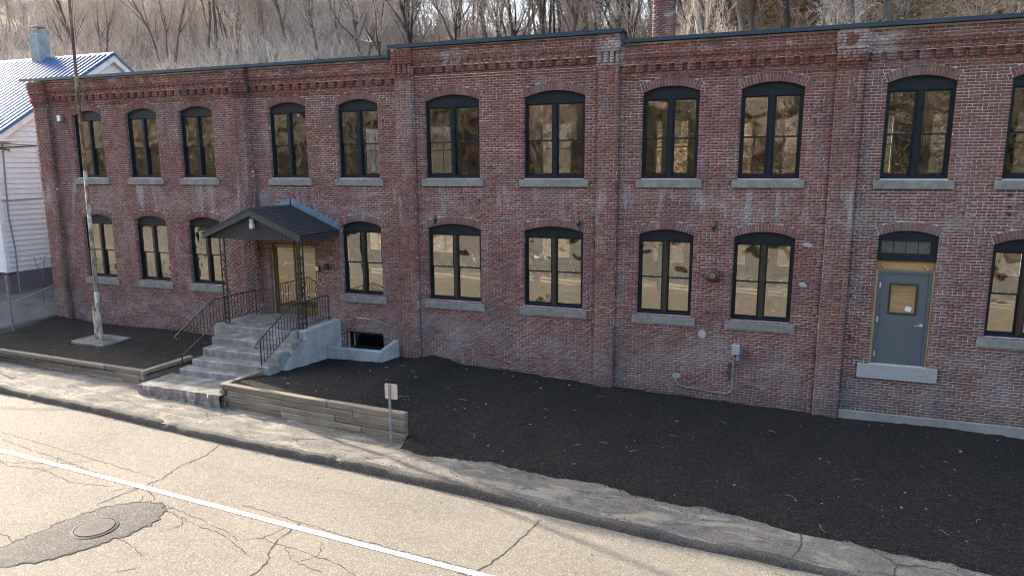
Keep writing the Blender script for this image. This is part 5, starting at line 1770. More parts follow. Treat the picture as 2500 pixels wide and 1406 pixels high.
# ------------------------------------------------------------------ road sign seen from behind
sg = thing('road_sign', 'small tan road sign seen from behind on a perforated steel post', 'road sign', (-7.33, -5.27, 0.15))
po = MB()
po.box(-7.345, -7.315, -5.262, -5.256, 0.05, 1.47); po.box(-7.355, -7.345, -5.262, -5.236, 0.05, 1.47); po.box(-7.315, -7.305, -5.262, -5.236, 0.05, 1.47)
po.obj('post', 'galv', sg)
hl = MB()
for k in range(26):
    hl.disc((-7.33, -5.2625, 0.22 + k * .048), (0, 1, 0), 0.006, 0.0004, 6)
pl_ = MB()
q = []
for cxs, czs, a0 in ((1, 1, 0), (-1, 1, 90), (-1, -1, 180), (1, -1, 270)):
    for k in range(5):
        a = math.radians(a0 + k * 22.5)
        q.append((-7.30 + cxs * .118 + .035 * math.cos(a), 1.305 + czs * .138 + .035 * math.sin(a)))
pl_.prism(q, -5.234, -5.231)
pl_.obj('plate', 'signback', sg)
bl = MB().disc((-7.33, -5.262, 1.40), (0, -1, 0), 0.012, 0.008, 8).disc((-7.33, -5.262, 1.20), (0, -1, 0), .012, .008, 8)
bl.obj('bolts', 'steel', sg)
# ------------------------------------------------------------------ flagpole
fp = thing('flagpole', 'tall leaning flagpole with flaking paint and rust on a concrete pad', 'flagpole', (-19.83, -1.85, 0.6))
MB().cbox(-20.58, -19.15, -2.38, -1.36, 0.40, 0.645, 0.025, rb, 0.02).obj('concrete_pad', 'concrete', fp)
lean = lambda z: (-19.86 + (z - 0.8) * 0.0175, -1.90, z)
MB().tube([lean(0.62), lean(2.2)], 0.078, 12, True, 0.074).obj('lower_pole', 'pole', fp, True)
MB().tube([lean(2.2), lean(6.0)], 0.072, 12, True, 0.055).obj('middle_pole', 'pole', fp, True)
MB().tube([lean(6.0), lean(10), lean(14.5)], 0.054, 12, True, 0.034).obj('upper_pole', 'pole', fp, True)
for dx in (-0.10, 0.10):
    x, y, z = lean(0.65)
    MB().box(x + dx - .03, x + dx + .03, y - .10, y - .02, 0.63, 1.72).obj('base_channel', 'pole', fp)
MB().box(-19.92, -19.80, -2.012, -1.98, .63, 1.55).obj('base_plate', 'pole', fp)
x, y, z = lean(3.55)
MB().tube([(x - .09, y, z), (x - .04, y - .09, z), (x + .04, y - .09, z), (x + .11, y - .02, z)], .012, 6).obj('cleat', 'rustiron', fp)
# ------------------------------------------------------------------ the white house
ho = thing('white_house', 'white clapboard house with a blue ribbed metal roof at the end of the brick building', 'house', (-34, 6.4, 1.0))
HX, HXW = -28.0, -42.0
HY0, HYR, HY1 = 0.86, 6.44, 12.0
HZE, HZR, HZB = 7.28, 11.10, 2.02
roof_at = lambda y: HZR - abs(y - HYR) * (HZR - HZE) / (HYR - HY0)
hb = MB()
hb.add([(HX - .03, HY0, HZB), (HX - .03, HY1, HZB), (HX - .03, HY1, HZE), (HX - .03, HYR, HZR - .06), (HX - .03, HY0, HZE)], [(0, 1, 2, 3, 4)])
hb.box(HXW, HX - .031, HY0 + .02, HY1, HZB, HZE)
hb.obj('wall', 'trimwhite', ho)
sh = 0.205
k = 0
z = HZB
while z < HZR - .15:
    z1 = min(z + sh, HZR)
    m_ = MB()
    ys = [HY0 + .005, HY1]
    if z1 > HZE:
        d_ = (z1 - HZE) / (HZR - HZE) * (HYR - HY0)
        ys = [HY0 + d_, HY1 - d_]
        d0 = max(0, (z - HZE) / (HZR - HZE) * (HYR - HY0))
        yb0 = [HY0 + d0, HY1 - d0]
    else:
        yb0 = ys
    m_.add([(HX + .034, yb0[0], z + .002), (HX + .034, yb0[1], z + .002), (HX - .004, ys[1], z1 + .012), (HX - .004, ys[0], z1 + .012), (HX - .02, yb0[0], z + .002), (HX - .02, yb0[1], z + .002)],
           [(0, 1, 2, 3), (4, 5, 1, 0)])
    m_.obj('siding_board', 'siding', ho)
    # front wall boards (mostly outside the picture)
    if z1 <= HZE:
        MB().add([(HX + .005, HY0 - .016, z + .002), (HXW, HY0 - .016, z + .002), (HXW, HY0 + .008, z1 + .01), (HX + .005, HY0 + .008, z1 + .01)], [(0, 3, 2, 1)]).obj('siding_board', 'siding', ho)
    z = z1; k += 1
MB().box(HX + .02, HX + .045, HY0 - .03, HY0 + .10, HZB, HZE).box(HX - .08, HX + .019, HY0 - .045, HY0 - .02, HZB, HZE).obj('corner_board', 'siding', ho)
MB().box(HXW, HX - .02, HY0 + .04, HY1 - .02, 0.3, HZB - .002).obj('foundation', 'foundation', ho)
# roof: ribbed blue panels
OV = 0.32
e_y = HY0 - 0.42
e_z = roof_at(e_y)
for sgn in (-1, 1):
    npn = 46
    x_right = HX + OV
    pw_ = (x_right - HXW) / npn
    yE = e_y if sgn < 0 else 2 * HYR - e_y
    up_n = Vector((0, -(HZR - e_z) if sgn < 0 else (HZR - e_z), abs(yE - HYR))).normalized()
    for i in range(npn):
        xa = x_right - (i + 1) * pw_; xb = x_right - i * pw_
        off = up_n * 0.05
        m_ = MB()
        r0 = 0.035
        P = lambda x, y, z, h: (x, y + up_n.y * h, z + up_n.z * h)
        sec = [(xa, 0.05), (xb - .105, 0.05), (xb - .085, 0.10), (xb - .03, 0.10), (xb - .001, 0.05)]
        vs = []
        for yy, zz in ((HYR, HZR), (yE, e_z)):
            for x, h in sec:
                vs.append(P(x, yy, zz, h))
        m_.add(vs, [(j, j + 1, j + 6, j + 5) if sgn > 0 else (j, j + 5, j + 6, j + 1) for j in range(4)])
        m_.obj('roof_panel', 'blueroof', ho)
MB().add([(HX + OV, HYR - .16, HZR - .02), (HX + OV, HYR, HZR + .115), (HX + OV, HYR + .16, HZR - .02), (HXW, HYR - .16, HZR - .02), (HXW, HYR, HZR + .115), (HXW, HYR + .16, HZR - .02)], [(0, 1, 4, 3), (1, 2, 5, 4), (0, 2, 1)]).obj('ridge_cap', 'blueroof', ho)
for sgn in (-1, 1):
    yE = e_y if sgn < 0 else 2 * HYR - e_y
    w_ = 0.26
    m_ = MB()
    m_.add([(HX + OV - .03, HYR, HZR + .01), (HX + OV - .03, yE, e_z + .01), (HX + OV - .03, yE, e_z - w_), (HX + OV - .03, HYR, HZR - w_ - .04), (HX + OV - .06, HYR, HZR + .01), (HX + OV - .06, yE, e_z + .01), (HX + OV - .06, yE, e_z - w_), (HX + OV - .06, HYR, HZR - w_ - .04)],
           [(0, 1, 2, 3), (7, 6, 5, 4), (3, 2, 6, 7), (0, 4, 5, 1)])
    m_.obj('rake_board', 'trimwhite', ho)
    MB().add([(HX + OV - .061, HYR, HZR - .1), (HX + OV - .061, yE, e_z - .1), (HX + .02, yE, e_z - .1), (HX + .02, HYR, HZR - .1)], [(0, 1, 2, 3)]).obj('soffit', 'trimwhite', ho)
    MB().add([(HX + OV + .004, HYR, HZR + .055), (HX + OV + .004, yE, e_z + .055), (HX + OV + .004, yE, e_z - .03), (HX + OV + .004, HYR, HZR - .03)], [(0, 1, 2, 3)]).obj('rake_trim', 'blueroof', ho)
# side windows that show as thin casings past the brick corner
for z0, z1 in ((5.15, 6.85), (2.45, 4.05)):
    m_ = MB()
    y0 = 2.62
    m_.box(HX + .02, HX + .07, y0, y0 + .10, z0, z1); m_.box(HX + .02, HX + .07, y0 + .10, y0 + .9, z1 - .1, z1); m_.box(HX + .02, HX + .08, y0 - .02, y0 + .95, z0 - .06, z0); m_.box(HX + .02, HX + .07, y0 + .8, y0 + .9, z0, z1 - .1)
    o = m_.obj('window', 'trimwhite', ho)
    MB().box(HX + .02, HX + .03, y0 + .1, y0 + .8, z0, z1 - .1).obj('pane', 'darkglass', o)
MB().tube([(HX + .06, 1.25, 7.05), (HX + .06, 1.18, 5.6), (HX + .06, 1.13, 4.2), (HX + .07, 1.22, 3.0), (HX + .07, 1.2, 2.0), (HX + .07, 1.2, 1.1)], .028, 7).obj('drain_pipe', 'galv', ho)
MB().tube([(HX + .05, 0.9, 4.83), (HX + .05, 2.9, 4.90)], .014, 5).obj('service_wire', 'galv', ho)
MB().tube([(HX + .05, 1.25, 7.05), (HX + .05, 3.0, 7.0)], .014, 5).obj('service_wire', 'galv', ho)
MB().box(HX + .02, HX + .55, 0.45, 1.55, 7.12, 7.20).obj('vent_hood', 'trimwhite', ho)
hc = MB().cbox(-32.52, -31.93, 6.15, 6.70, 10.6, 12.26, 0.02, rb, .01)
hch = hc.obj('chimney', 'stucco', ho)
MB().cbox(-32.47, -31.98, 6.18, 6.67, 12.55, 12.58, .004).obj('cap', 'galv', hch)
for x in (-32.44, -32.01):
    for y in (6.22, 6.63):
        MB().box(x - .015, x + .015, y - .015, y + .015, 12.26, 12.55).obj('cap_leg', 'galv', hch)
MB().box(-32.38, -32.07, 6.27, 6.58, 12.261, 12.45).obj('flue', 'stucco', hch)

t = MB().tube([(-45, -6.5, 6.15), (-36, -3.6, 6.18), (-31, -1.9, 6.40), (-27.98, 0.4, 6.80), (-27.94, 2.7, 7.02)], 0.022, 6)
t.tube([(-28.2, 0.2, 6.78), (-27.98, 0.9, 6.88), (-27.96, 1.5, 6.80)], 0.03, 6)
tag(t.obj('service_cable', 'iron'), 'black overhead cable running to the side of the white house', 'cable')

# ------------------------------------------------------------------ chain-link fence
fe = thing('chain_link_fence', 'rusty chain-link fence with steel posts beside the brick corner', 'fence', (-24, -1, 0.7))
posts = [(-24.28, 0.12, 0.70, 2.98), (-23.78, -2.0, 0.68, 2.50), (-23.4, -3.9, 0.62, 2.3)]
for x, y, z0, z1 in posts:
    m_ = MB().tube([(x, y, z0 - .2), (x - .02, y, z1)], .034, 10)
    m_.disc((x - .02, y, z1), (0, 0, 1), .04, .02, 10)
    m_.obj('post', 'galv', fe)
def fence_top(i, t):
    a, b = posts[i], posts[i + 1]
    return (a[0] + (b[0] - a[0]) * t, a[1] + (b[1] - a[1]) * t, a[2] + (b[2] - a[2]) * t, (a[3] + (b[3] - a[3]) * t))
mw = MB()
for i in (0, 1):
    a, b = Vector(posts[i][:2]), Vector(posts[i + 1][:2])
    L = (b - a).length
    H0 = lambda s: (posts[i][2] + (posts[i + 1][2] - posts[i][2]) * s / L - .02, posts[i][3] + (posts[i + 1][3] - posts[i][3]) * s / L - .06)
    st_ = 0.085
    s = -2.4
    def pt(s, z, k):
        q = a.lerp(b, min(max(s / L, 0), 1))
        return (q.x + .002 * k, q.y, z)
    while s < L:
        for dirn in (1, -1):
            # a wire rising at 45 degrees, clipped to the bay
            s0 = s if dirn == 1 else s + 2.4
            lo, hi = H0(L / 2)
            t0, t1 = 0.0, hi - lo
            # clip by bay ends
            sa, sb = s0, s0 + dirn * (hi - lo)
            ta = 0.0; tb = 1.0
            if dirn == 1:
                if sb < 0 or sa > L: continue
                ta = max(0, -sa / (sb - sa)); tb = min(1, (L - sa) / (sb - sa))
            else:
                if sa < 0 or sb > L: continue
                ta = max(0, (L - sa) / (sb - sa)); tb = min(1, (0 - sa) / (sb - sa))
            if tb - ta < .02: continue
            sA, sB = sa + (sb - sa) * ta, sa + (sb - sa) * tb
            fA, fB = H0(sA), H0(sB)
            mw.tube([pt(sA, fA[0] + (fA[1] - fA[0]) * ta, dirn), pt(sB, fB[0] + (fB[1] - fB[0]) * tb, dirn)], .0042, 3, False)
        s += st_
mw.obj('mesh_wire', 'galv', fe)
for i in (0, 1):
    a, b = posts[i], posts[i + 1]
    MB().tube([(a[0], a[1], a[2] + (a[3] - a[2]) * .53), (b[0], b[1], b[2] + (b[3] - b[2]) * .48)], .02, 6).obj('rail', 'palebark', fe)
    MB().tube([(a[0], a[1], a[3] - .06), (b[0], b[1], b[3] - .06)], .006, 5).obj('top_wire', 'galv', fe)
vn = MB()
vn.tube([(-25.5, 0.4, 1.0), (-25.4, 0.3, 1.7), (-25.2, .3, 2.2), (-25.0, .2, 2.6), (-24.7, .1, 2.75)], .02, 5, True, .008)
vn.tube([(-25.2, .3, 2.2), (-25.4, .2, 2.5), (-25.45, .2, 2.8)], .012, 4).tube([(-25.0, .2, 2.6), (-24.9, .2, 2.9)], .008, 4).tube([(-25.0, .2, 2.6), (-25.15, .2, 2.85)], .008, 4)
tag(vn.obj('bare_sapling', 'bark'), 'bare twisted sapling growing behind the chain-link fence', 'sapling')
rk = random.Random(8)
for k, (x, y, z, s, lb) in enumerate(((-26.6, -2.4, 0.95, .32, 'largest pale rock in the dirt behind the fence'), (-26.3, -1.6, .95, .2, 'mid-sized rock behind the fence, beside the largest rock'), (-25.6, -1.9, .85, .16, 'small rock near the fence post in the dirt'))):
    m_ = MB()
    vs = []
    for i in range(5):
        for j in range(8):
            ph, th_ = -0.3 + i * .45, j * PI / 4
            r_ = s * rk.uniform(.75, 1.1)
            vs.append((x + r_ * math.cos(ph) * math.cos(th_), y + r_ * math.cos(ph) * math.sin(th_), z + r_ * .8 * math.sin(ph)))
    m_.add(vs + [(x, y, z + s * .8)], [(i * 8 + j, i * 8 + (j + 1) % 8, (i + 1) * 8 + (j + 1) % 8, (i + 1) * 8 + j) for i in range(4) for j in range(8)] + [(32 + j, 32 + (j + 1) % 8, 40) for j in range(8)])
    tag(m_.obj('rock', 'stone'), lb, 'rock', 'rocks behind the fence')
# ------------------------------------------------------------------ woods
def tree_segments(seed, height, stems=1, spread=0.55, levels=4, twiggy=1.0, lean=0.0, first=0.35):
    """recursive bare tree: two lists of (p0,p1,r0,r1), trunk and crown"""
    R = random.Random(seed)
    trunk, crown = [], []
    def grow(p, d, length, r, lv, up_pull):
        n = {0: 9, 1: 6, 2: 4, 3: 3, 4: 2}[lv]
        seg = length / n
        pts = [(p, r)]
        for i in range(n):
            j = 0.10 + 0.07 * lv
            d = (d + Vector((R.uniform(-j, j), R.uniform(-j, j), R.uniform(-j, j) + up_pull))).normalized()
            p2 = p + d * seg
            rr_ = max(r * (1 - (i + 1) / n * (0.72 if lv == 0 else 0.85)), 0.006)
            (trunk if lv == 0 or (lv == 1 and r > .05) else crown).append((p, p2, pts[-1][1], rr_))
            pts.append((p2, rr_))
            p = p2
            if lv < levels:
                f = (i + 1) / n
                if lv == 0 and f < first: continue
                nb = {0: 2, 1: 2, 2: 2, 3: 2}[lv]
                if R.random() > (0.95 if lv else 0.85) * min(1, twiggy + .2): nb -= 1
                for _ in range(nb):
                    az = R.uniform(0, 2 * PI)
                    side = d.cross(Vector((math.cos(az), math.sin(az), 0.2))).normalized()
                    k_ = R.uniform(0.55, 1.0) * (spread if lv == 0 else spread + .25)
                    nd = (d * (1 - k_ * .45) + side * k_).normalized()
                    ln = length * R.uniform(0.34, 0.52) * (1.15 - 0.5 * f if lv == 0 else 1.0)
                    grow(p, nd, ln, rr_ * R.uniform(.5, .68), lv + 1, 0.05 if lv < 2 else 0.02)
    for s in range(stems):
        a = 2 * PI * s / max(stems, 1) + R.uniform(-.5, .5)
        tilt = (0.16 if stems > 1 else 0.03) + lean
        d = Vector((math.cos(a) * tilt, math.sin(a) * tilt, 1)).normalized() if not lean else Vector((lean, 0.05, 1)).normalized()
        grow(Vector((math.cos(a) * .12 * (stems > 1), math.sin(a) * .12 * (stems > 1), -0.5)), d, height * R.uniform(.85, 1.0), height * (0.0145 if stems == 1 else 0.0105), 0, 0.03)
    return trunk, crown

def seg_arrays(segs, sides):
    n = len(segs)
    P0 = np.array([s[0][:] for s in segs]); P1 = np.array([s[1][:] for s in segs])
    r0 = np.array([s[2] for s in segs]); r1 = np.array([s[3] for s in segs])
    T = P1 - P0
    T /= np.linalg.norm(T, axis=1)[:, None] + 1e-9
    ref = np.where(np.abs(T[:, 2:3]) > 0.9, np.array([[1.0, 0, 0]]), np.array([[0, 0, 1.0]]))
    A = np.cross(T, ref); A /= np.linalg.norm(A, axis=1)[:, None] + 1e-9
    Bn = np.cross(T, A)
    V = np.empty((n, 2 * sides, 3))
    for j in range(sides):
        c, s = math.cos(2 * PI * j / sides), math.sin(2 * PI * j / sides)
        V[:, j] = P0 + (A * c + Bn * s) * r0[:, None]
        V[:, sides + j] = P1 + (A * c + Bn * s) * r1[:, None]
    F = np.array([(j, (j + 1) % sides, sides + (j + 1) % sides, sides + j) for j in range(sides)])
    FF = (np.arange(n)[:, None, None] * 2 * sides + F[None]).reshape(-1, 4)
    return V.reshape(-1, 3), FF

def leaf_quads(pts, size, seed, droop=0.5):
    rs = np.random.RandomState(seed)
    n = len(pts)
    P = np.asarray(pts)
    a = rs.uniform(0, 2 * PI, n); b = rs.uniform(-1, 1, n) * droop
    U = np.stack([np.cos(a) * np.cos(b), np.sin(a) * np.cos(b), np.sin(b)], 1)
    c = rs.uniform(0, 2 * PI, n)
    W_ = np.stack([np.cos(c) * .5, np.sin(c) * .5, rs.uniform(-1, 1, n)], 1)
    W_ -= U * (W_ * U).sum(1)[:, None]; W_ /= np.linalg.norm(W_, axis=1)[:, None]
    s = size * rs.uniform(.6, 1.3, n)[:, None]
    V = np.stack([P - U * s * .5, P + W_ * s * .35, P + U * s * .5, P - W_ * s * .35], 1)
    return V.reshape(-1, 3), np.arange(n * 4).reshape(-1, 4)

PROTO = []
def proto(seed, height, m_trunk, m_crown, leaves=0, **kw):
    tr, cr = tree_segments(seed, height, **kw)
    V, F = seg_arrays(tr, 7)
    a = np_mesh('trunk', V, F, m_trunk)
    a.polygons.foreach_set('use_smooth', [True] * len(a.polygons))
    V, F = seg_arrays(cr, 3)
    b = np_mesh('crown', V, F, m_crown)
    c = None
    if leaves:
        R = random.Random(seed)
        tips = [s[1][:] for s in cr if s[3] < .02]
        pts = [tuple(np.array(R.choice(tips)) + np.array([R.uniform(-.2, .2) for _ in range(3)])) for _ in range(leaves)]
        V, F = leaf_quads(pts, .16, seed)
        c = np_mesh('dry_leaves', V, F, 'dryleaf')
    PROTO.append((a, b, c, height))
    return len(PROTO) - 1
T_GREY = [proto(101, 15, 'bark', 'twig', levels=4, spread=.6), proto(102, 17, 'bark', 'twig', levels=4, spread=.5, first=.4), proto(103, 14, 'darkbark', 'twig', levels=4, spread=.75, first=.3)]
T_MULTI = [proto(111, 14, 'bark', 'twig', stems=3, levels=4, spread=.5), proto(112, 12, 'darkbark', 'twig', stems=4, levels=4, spread=.55, first=.45)]
T_LEAN = [proto(121, 14, 'bark', 'twig', levels=4, lean=.28, spread=.6), proto(122, 15, 'darkbark', 'twig', levels=4, lean=-.22, spread=.6)]
T_THIN = [proto(131, 9, 'palebark', 'brush', levels=3, spread=.5, first=.25), proto(132, 11, 'palebark', 'twig', levels=3, spread=.45, first=.5), proto(133, 8, 'bark', 'brush', levels=3, spread=.6, first=.2)]
T_TALL = None
T_LEAF = [proto(141, 12, 'darkbark', 'twig', 700, levels=4, spread=.6), proto(142, 9, 'bark', 'brush', 600, levels=3, spread=.65, first=.2)]
# a pine: straight trunk and whorls of needled boughs
def pine(seed, height):
    R = random.Random(seed)
    tr, cr, pts = [], [], []
    n = 12
    for i in range(n):
        tr.append((Vector((0, 0, -0.5 + height * i / n)), Vector((R.uniform(-.03, .03), R.uniform(-.03, .03), -0.5 + height * (i + 1) / n)), .19 * (1 - i / n * .85), .19 * (1 - (i + 1) / n * .85)))
    z = height * .12
    while z < height - .3:
        for k in range(5):
            a = R.uniform(0, 2 * PI)
            L = (height - z) * .24 + .5
            p = Vector((0, 0, z)); q = Vector((math.cos(a) * L, math.sin(a) * L, z - L * .12 + R.uniform(-.2, .3)))
            cr.append((p, q, .035, .01))
            for j in range(int(L * 42)):
                t_ = R.uniform(.18, 1) ** .8
                c = p.lerp(q, t_)
                pts.append((c.x + R.gauss(0, .16), c.y + R.gauss(0, .16), c.z + R.gauss(-.05, .1)))
        z += R.uniform(.45, .75)
    V, F = seg_arrays(tr, 8); a = np_mesh('trunk', V, F, 'darkbark')
    V, F = seg_arrays(cr, 3); b = np_mesh('boughs', V, F, 'darkbark')
    V, F = leaf_quads(pts, .34, seed, .6); c = np_mesh('needles', V, F, 'needle')
    PROTO.append((a, b, c, height)); return len(PROTO) - 1
T_PINE = [pine(151, 12)]
T_TALL = [proto(161, 19, 'bark', 'twig', levels=3, spread=.5, first=.62), proto(162, 18, 'darkbark', 'twig', levels=3, spread=.6, first=.55), proto(163, 17, 'palebark', 'twig', levels=3, spread=.5, first=.6)]

def put_tree(pi__, x, y, rot, sc, name, label, cat, group=None, z=None):
    a, b, c, h = PROTO[pi__]
    zz = float(hill_z(np.array(x), np.array(y))) if z is None else z
    t = thing(name, label, cat, (x, y, zz), group)
    t.rotation_euler = (0, 0, rot)
    t.scale = (sc, sc, sc)
    for me in (a, b, c):
        if me is None: continue
        o = bpy.data.objects.new(me.name.split('.')[0], me)
        COL.objects.link(o)
        o.parent = t
    return t
RT_ = random.Random(2024)
def on_ray(px, Y):
    """ground point on the slope seen behind a given roof feature"""
    th = math.atan((px - 1250) / 1680.0 / math.cos(PITCH))
    az = YAW - th
    return (-(Y + 17.7) * math.tan(az), Y)
def roof_place(x):
    return x
special = [
    (455, 40, T_MULTI[0], 0.4, 1.0, 'multi_stemmed_tree', 'clump of straight grey trunks rising from the brush right of the blue roof gable'),
    (402, 48, T_THIN[1], 0.4, 1.1, 'slender_tree', 'slender bare tree standing just left of the clump of grey trunks'),
    (600, 44, T_MULTI[1], 1.0, .9, 'multi_stemmed_tree', 'vase-shaped bare tree branching low in the brush above the left roof'),
    (722, 46, T_THIN[0], 2.0, 1.2, 'slender_tree', 'thin forked tree in the brush between the vase-shaped tree and the raised parapet'),
    (812, 40, T_GREY[0], 3.0, .8, 'bare_tree', 'bare grey tree above the roof left of the raised parapet step'),
    (965, 31, T_LEAN[1], 0.2, .95, 'leaning_tree', 'dark trunk leaning left over the left end of the raised parapet'),
    (1040, 36, T_LEAN[1], 0.6, .9, 'leaning_tree', 'wide-branched dark tree leaning over the raised parapet'),
    (1125, 30, T_LEAN[1], -0.3, 1.0, 'leaning_tree', 'large grey trunk slanting up to the left above the raised parapet'),
    (1205, 33, T_GREY[1], 1.1, 1.0, 'bare_tree', 'thick grey trunk near the middle of the raised parapet'),
    (1278, 30, T_GREY[2], 2.2, 1.0, 'bare_tree', 'crooked dark trunk right of the middle of the raised parapet'),
    (1330, 34, T_MULTI[1], 2.9, 1.0, 'multi_stemmed_tree', 'spray of dark stems above the right half of the raised parapet'),
    (1395, 29, T_GREY[0], 1.7, 1.0, 'bare_tree', 'upright grey tree left of the raised parapet end'),
    (1450, 33, T_MULTI[0], 2.6, .95, 'multi_stemmed_tree', 'cluster of upright stems above the right end of the raised parapet'),
    (1512, 27, T_GREY[2], 0.1, 1.05, 'bare_tree', 'thick dark trunk directly behind the end of the raised parapet'),
    (1560, 30, T_LEAN[0], 2.8, .9, 'leaning_tree', 'tree with a long limb reaching toward the brick chimney'),
    (1690, 24, T_MULTI[1], 0.9, .95, 'multi_stemmed_tree', 'dark multi-stemmed tree just right of the brick chimney'),
    (1748, 26, T_GREY[1], 0.5, .9, 'bare_tree', 'straight grey trunk a little right of the brick chimney'),
    (1786, 28, T_THIN[1], 1.5, 1.2, 'slender_tree', 'pale slender trunk between two thicker trunks right of the chimney'),
    (1818, 25, T_GREY[0], 2.4, .9, 'bare_tree', 'thick rough trunk right of the chimney with bright leaves below'),
    (1870, 33, T_PINE[0], 0.0, 1.1, 'pine_tree', 'dark green pine on the slope right of the brick chimney'),
    (1888, 24, T_GREY[2], 1.3, 1.0, 'bare_tree', 'pair-thick pale grey trunk in front of the dark pine'),
    (1945, 27, T_GREY[1], 3.3, .9, 'bare_tree', 'grey trunk right of the dark pine above the right roof'),
    (2010, 25, T_THIN[1], 0.3, 1.2, 'slender_tree', 'slim grey tree left of the white leaning birch'),
    (2040, 23, T_THIN[0], 2.6, 1.1, 'birch_tree', 'thin white birch leaning above the flashing joint on the right roof'),
    (2120, 24, T_THIN[1], 2.2, 1.0, 'birch_tree', 'pale birch trunk on the leafy slope right of the flashing joint'),
    (2265, 26, T_LEAN[1], 0.1, .8, 'leaning_tree', 'dark trunk leaning across the leafy slope above the right roof'),
    (2390, 25, T_THIN[1], 1.2, 1.1, 'slender_tree', 'pale upright sapling above the right roof near the last windows'),
    (2445, 23, T_THIN[1], 0.7, 1.15, 'birch_tree', 'left one of two pale trunks at the far right of the slope'),
    (2470, 23, T_THIN[0], 0.2, 1.15, 'birch_tree', 'right one of two pale trunks at the far right of the slope'),
]
for px, Y, pid, rot, sc, nm, lb in special:
    x, y = on_ray(px, Y)
    put_tree(pid, x, y, rot, sc, nm, lb, 'tree', 'single trees behind the roof')
WPX = [210, 341, 474, 698, 871, 1105, 1356, 1640, 1885, 2250, 2490]
ORD = ['first', 'second', 'third', 'fourth', 'fifth', 'sixth', 'seventh', 'eighth', 'ninth', 'tenth', 'eleventh']
KIND = ['grey', 'tall-trunked grey', 'dark spreading', 'triple-stemmed', 'dark many-stemmed', 'leaning grey', 'dark leaning', 'pale thin', 'tall thin pale', 'thin brown', 'dark leaf-clinging', 'small leaf-clinging', 'pine', 'straight grey', 'straight dark', 'straight pale']
def woods_label(px, Y, pid, ym, sc):
    size = 'small' if sc < .78 else ('large' if sc > .93 else 'mid-sized')
    dep = 'close behind the roof' if Y < ym - 4 else ('far up the slope' if Y > ym + 6 else 'partway up the slope')
    if px < 70: w = 'left of the house chimney'
    elif px < 140: w = 'behind the house chimney'
    elif px < 275: w = 'behind the blue roof ridge'
    else:
        i = min(range(11), key=lambda k: abs(WPX[k] - px))
        d = px - WPX[i]
        side = 'left of' if d < -45 else ('right of' if d > 45 else 'directly above')
        w = side + ' the ' + ORD[i] + ' upper window'
    return size + ' ' + KIND[pid] + ' tree ' + dep + ', ' + w
USED = set()
zones = [(-60, 900, 40, 84, 70, [0, 1, 3, 7, 8, 9, 9, 8], 'bare grey tree in the pale brush above the left part of the roof', 'trees in the brush on the left slope'),
         (900, 1620, 36, 74, 46, [0, 1, 2, 3, 4, 5, 6, 8, 10], 'bare tree in the open woods behind the raised parapet and chimney', 'trees in the open woods behind the middle'),
         (1620, 2560, 20, 46, 66, [13, 14, 15, 13, 15, 8, 7, 9, 11, 14], 'bare tree on the steep leafy slope above the right roof', 'trees on the steep leafy slope')]
for a, b, y0, y1, n, ids, lb, gr in zones:
    for k in range(n):
        px = RT_.uniform(a, b)
        Y = RT_.uniform(y0, y1)
        x, y = on_ray(px, Y)
        pid = RT_.choice(ids)
        sc_ = RT_.uniform(.65, 1.05)
        lab = woods_label(px, Y, pid, (y0 + y1) / 2, sc_)
        for tries in range(30):
            if lab not in USED: break
            pid = RT_.choice(ids); sc_ = RT_.uniform(.65, 1.05); px = RT_.uniform(a, b); Y = RT_.uniform(y0, y1)
            x, y = on_ray(px, Y)
            lab = woods_label(px, Y, pid, (y0 + y1) / 2, sc_)
        USED.add(lab)
        put_tree(pid, x, y, RT_.uniform(0, 6.28), sc_, 'woodland_tree', lab, 'tree', gr)
for k, (px, Y, sc) in enumerate(((1720, 44, 1.1), (1935, 40, 1.2), (1655, 50, 1.0), (905, 74, 1.3))):
    x, y = on_ray(px, Y)
    put_tree(T_PINE[0], x, y, k, sc, 'pine_tree', ['dark pine deep in the woods right of the brick chimney', 'taller dark pine upslope above the right roof', 'dark pine half hidden beside the brick chimney', 'small dark conifer far off above the left end of the raised parapet'][k], 'tree', 'pines in the woods')

# dry brush on the left slope: nobody could count it
def shrub(seed, h, n, fine):
    R = random.Random(seed)
    sg_ = []
    for i in range(n):
        a = R.uniform(0, 2 * PI)
        t_ = R.uniform(.15, .75)
        p = Vector((R.uniform(-.3, .3), R.uniform(-.3, .3), -.1))
        d = Vector((math.cos(a) * t_, math.sin(a) * t_, 1)).normalized()
        L = h * R.uniform(.6, 1.1)
        r = .026
        for k in range(3):
            d = (d + Vector((R.uniform(-.2, .2), R.uniform(-.2, .2), R.uniform(-.15, .1)))).normalized()
            q = p + d * (L / 3)
            sg_.append((p, q, r, r * .7)); r *= .7
            for _ in range(fine):
                e = (d + Vector((R.uniform(-.9, .9), R.uniform(-.9, .9), R.uniform(-.3, .6)))).normalized()
                s0 = p.lerp(q, R.random())
                sg_.append((s0, s0 + e * L * R.uniform(.15, .34), .011, .006))
            p = q
    return seg_arrays(sg_, 3)
SH = [shrub(1, 2.6, 13, 4), shrub(2, 2.0, 15, 4), shrub(3, 3.2, 11, 5)]
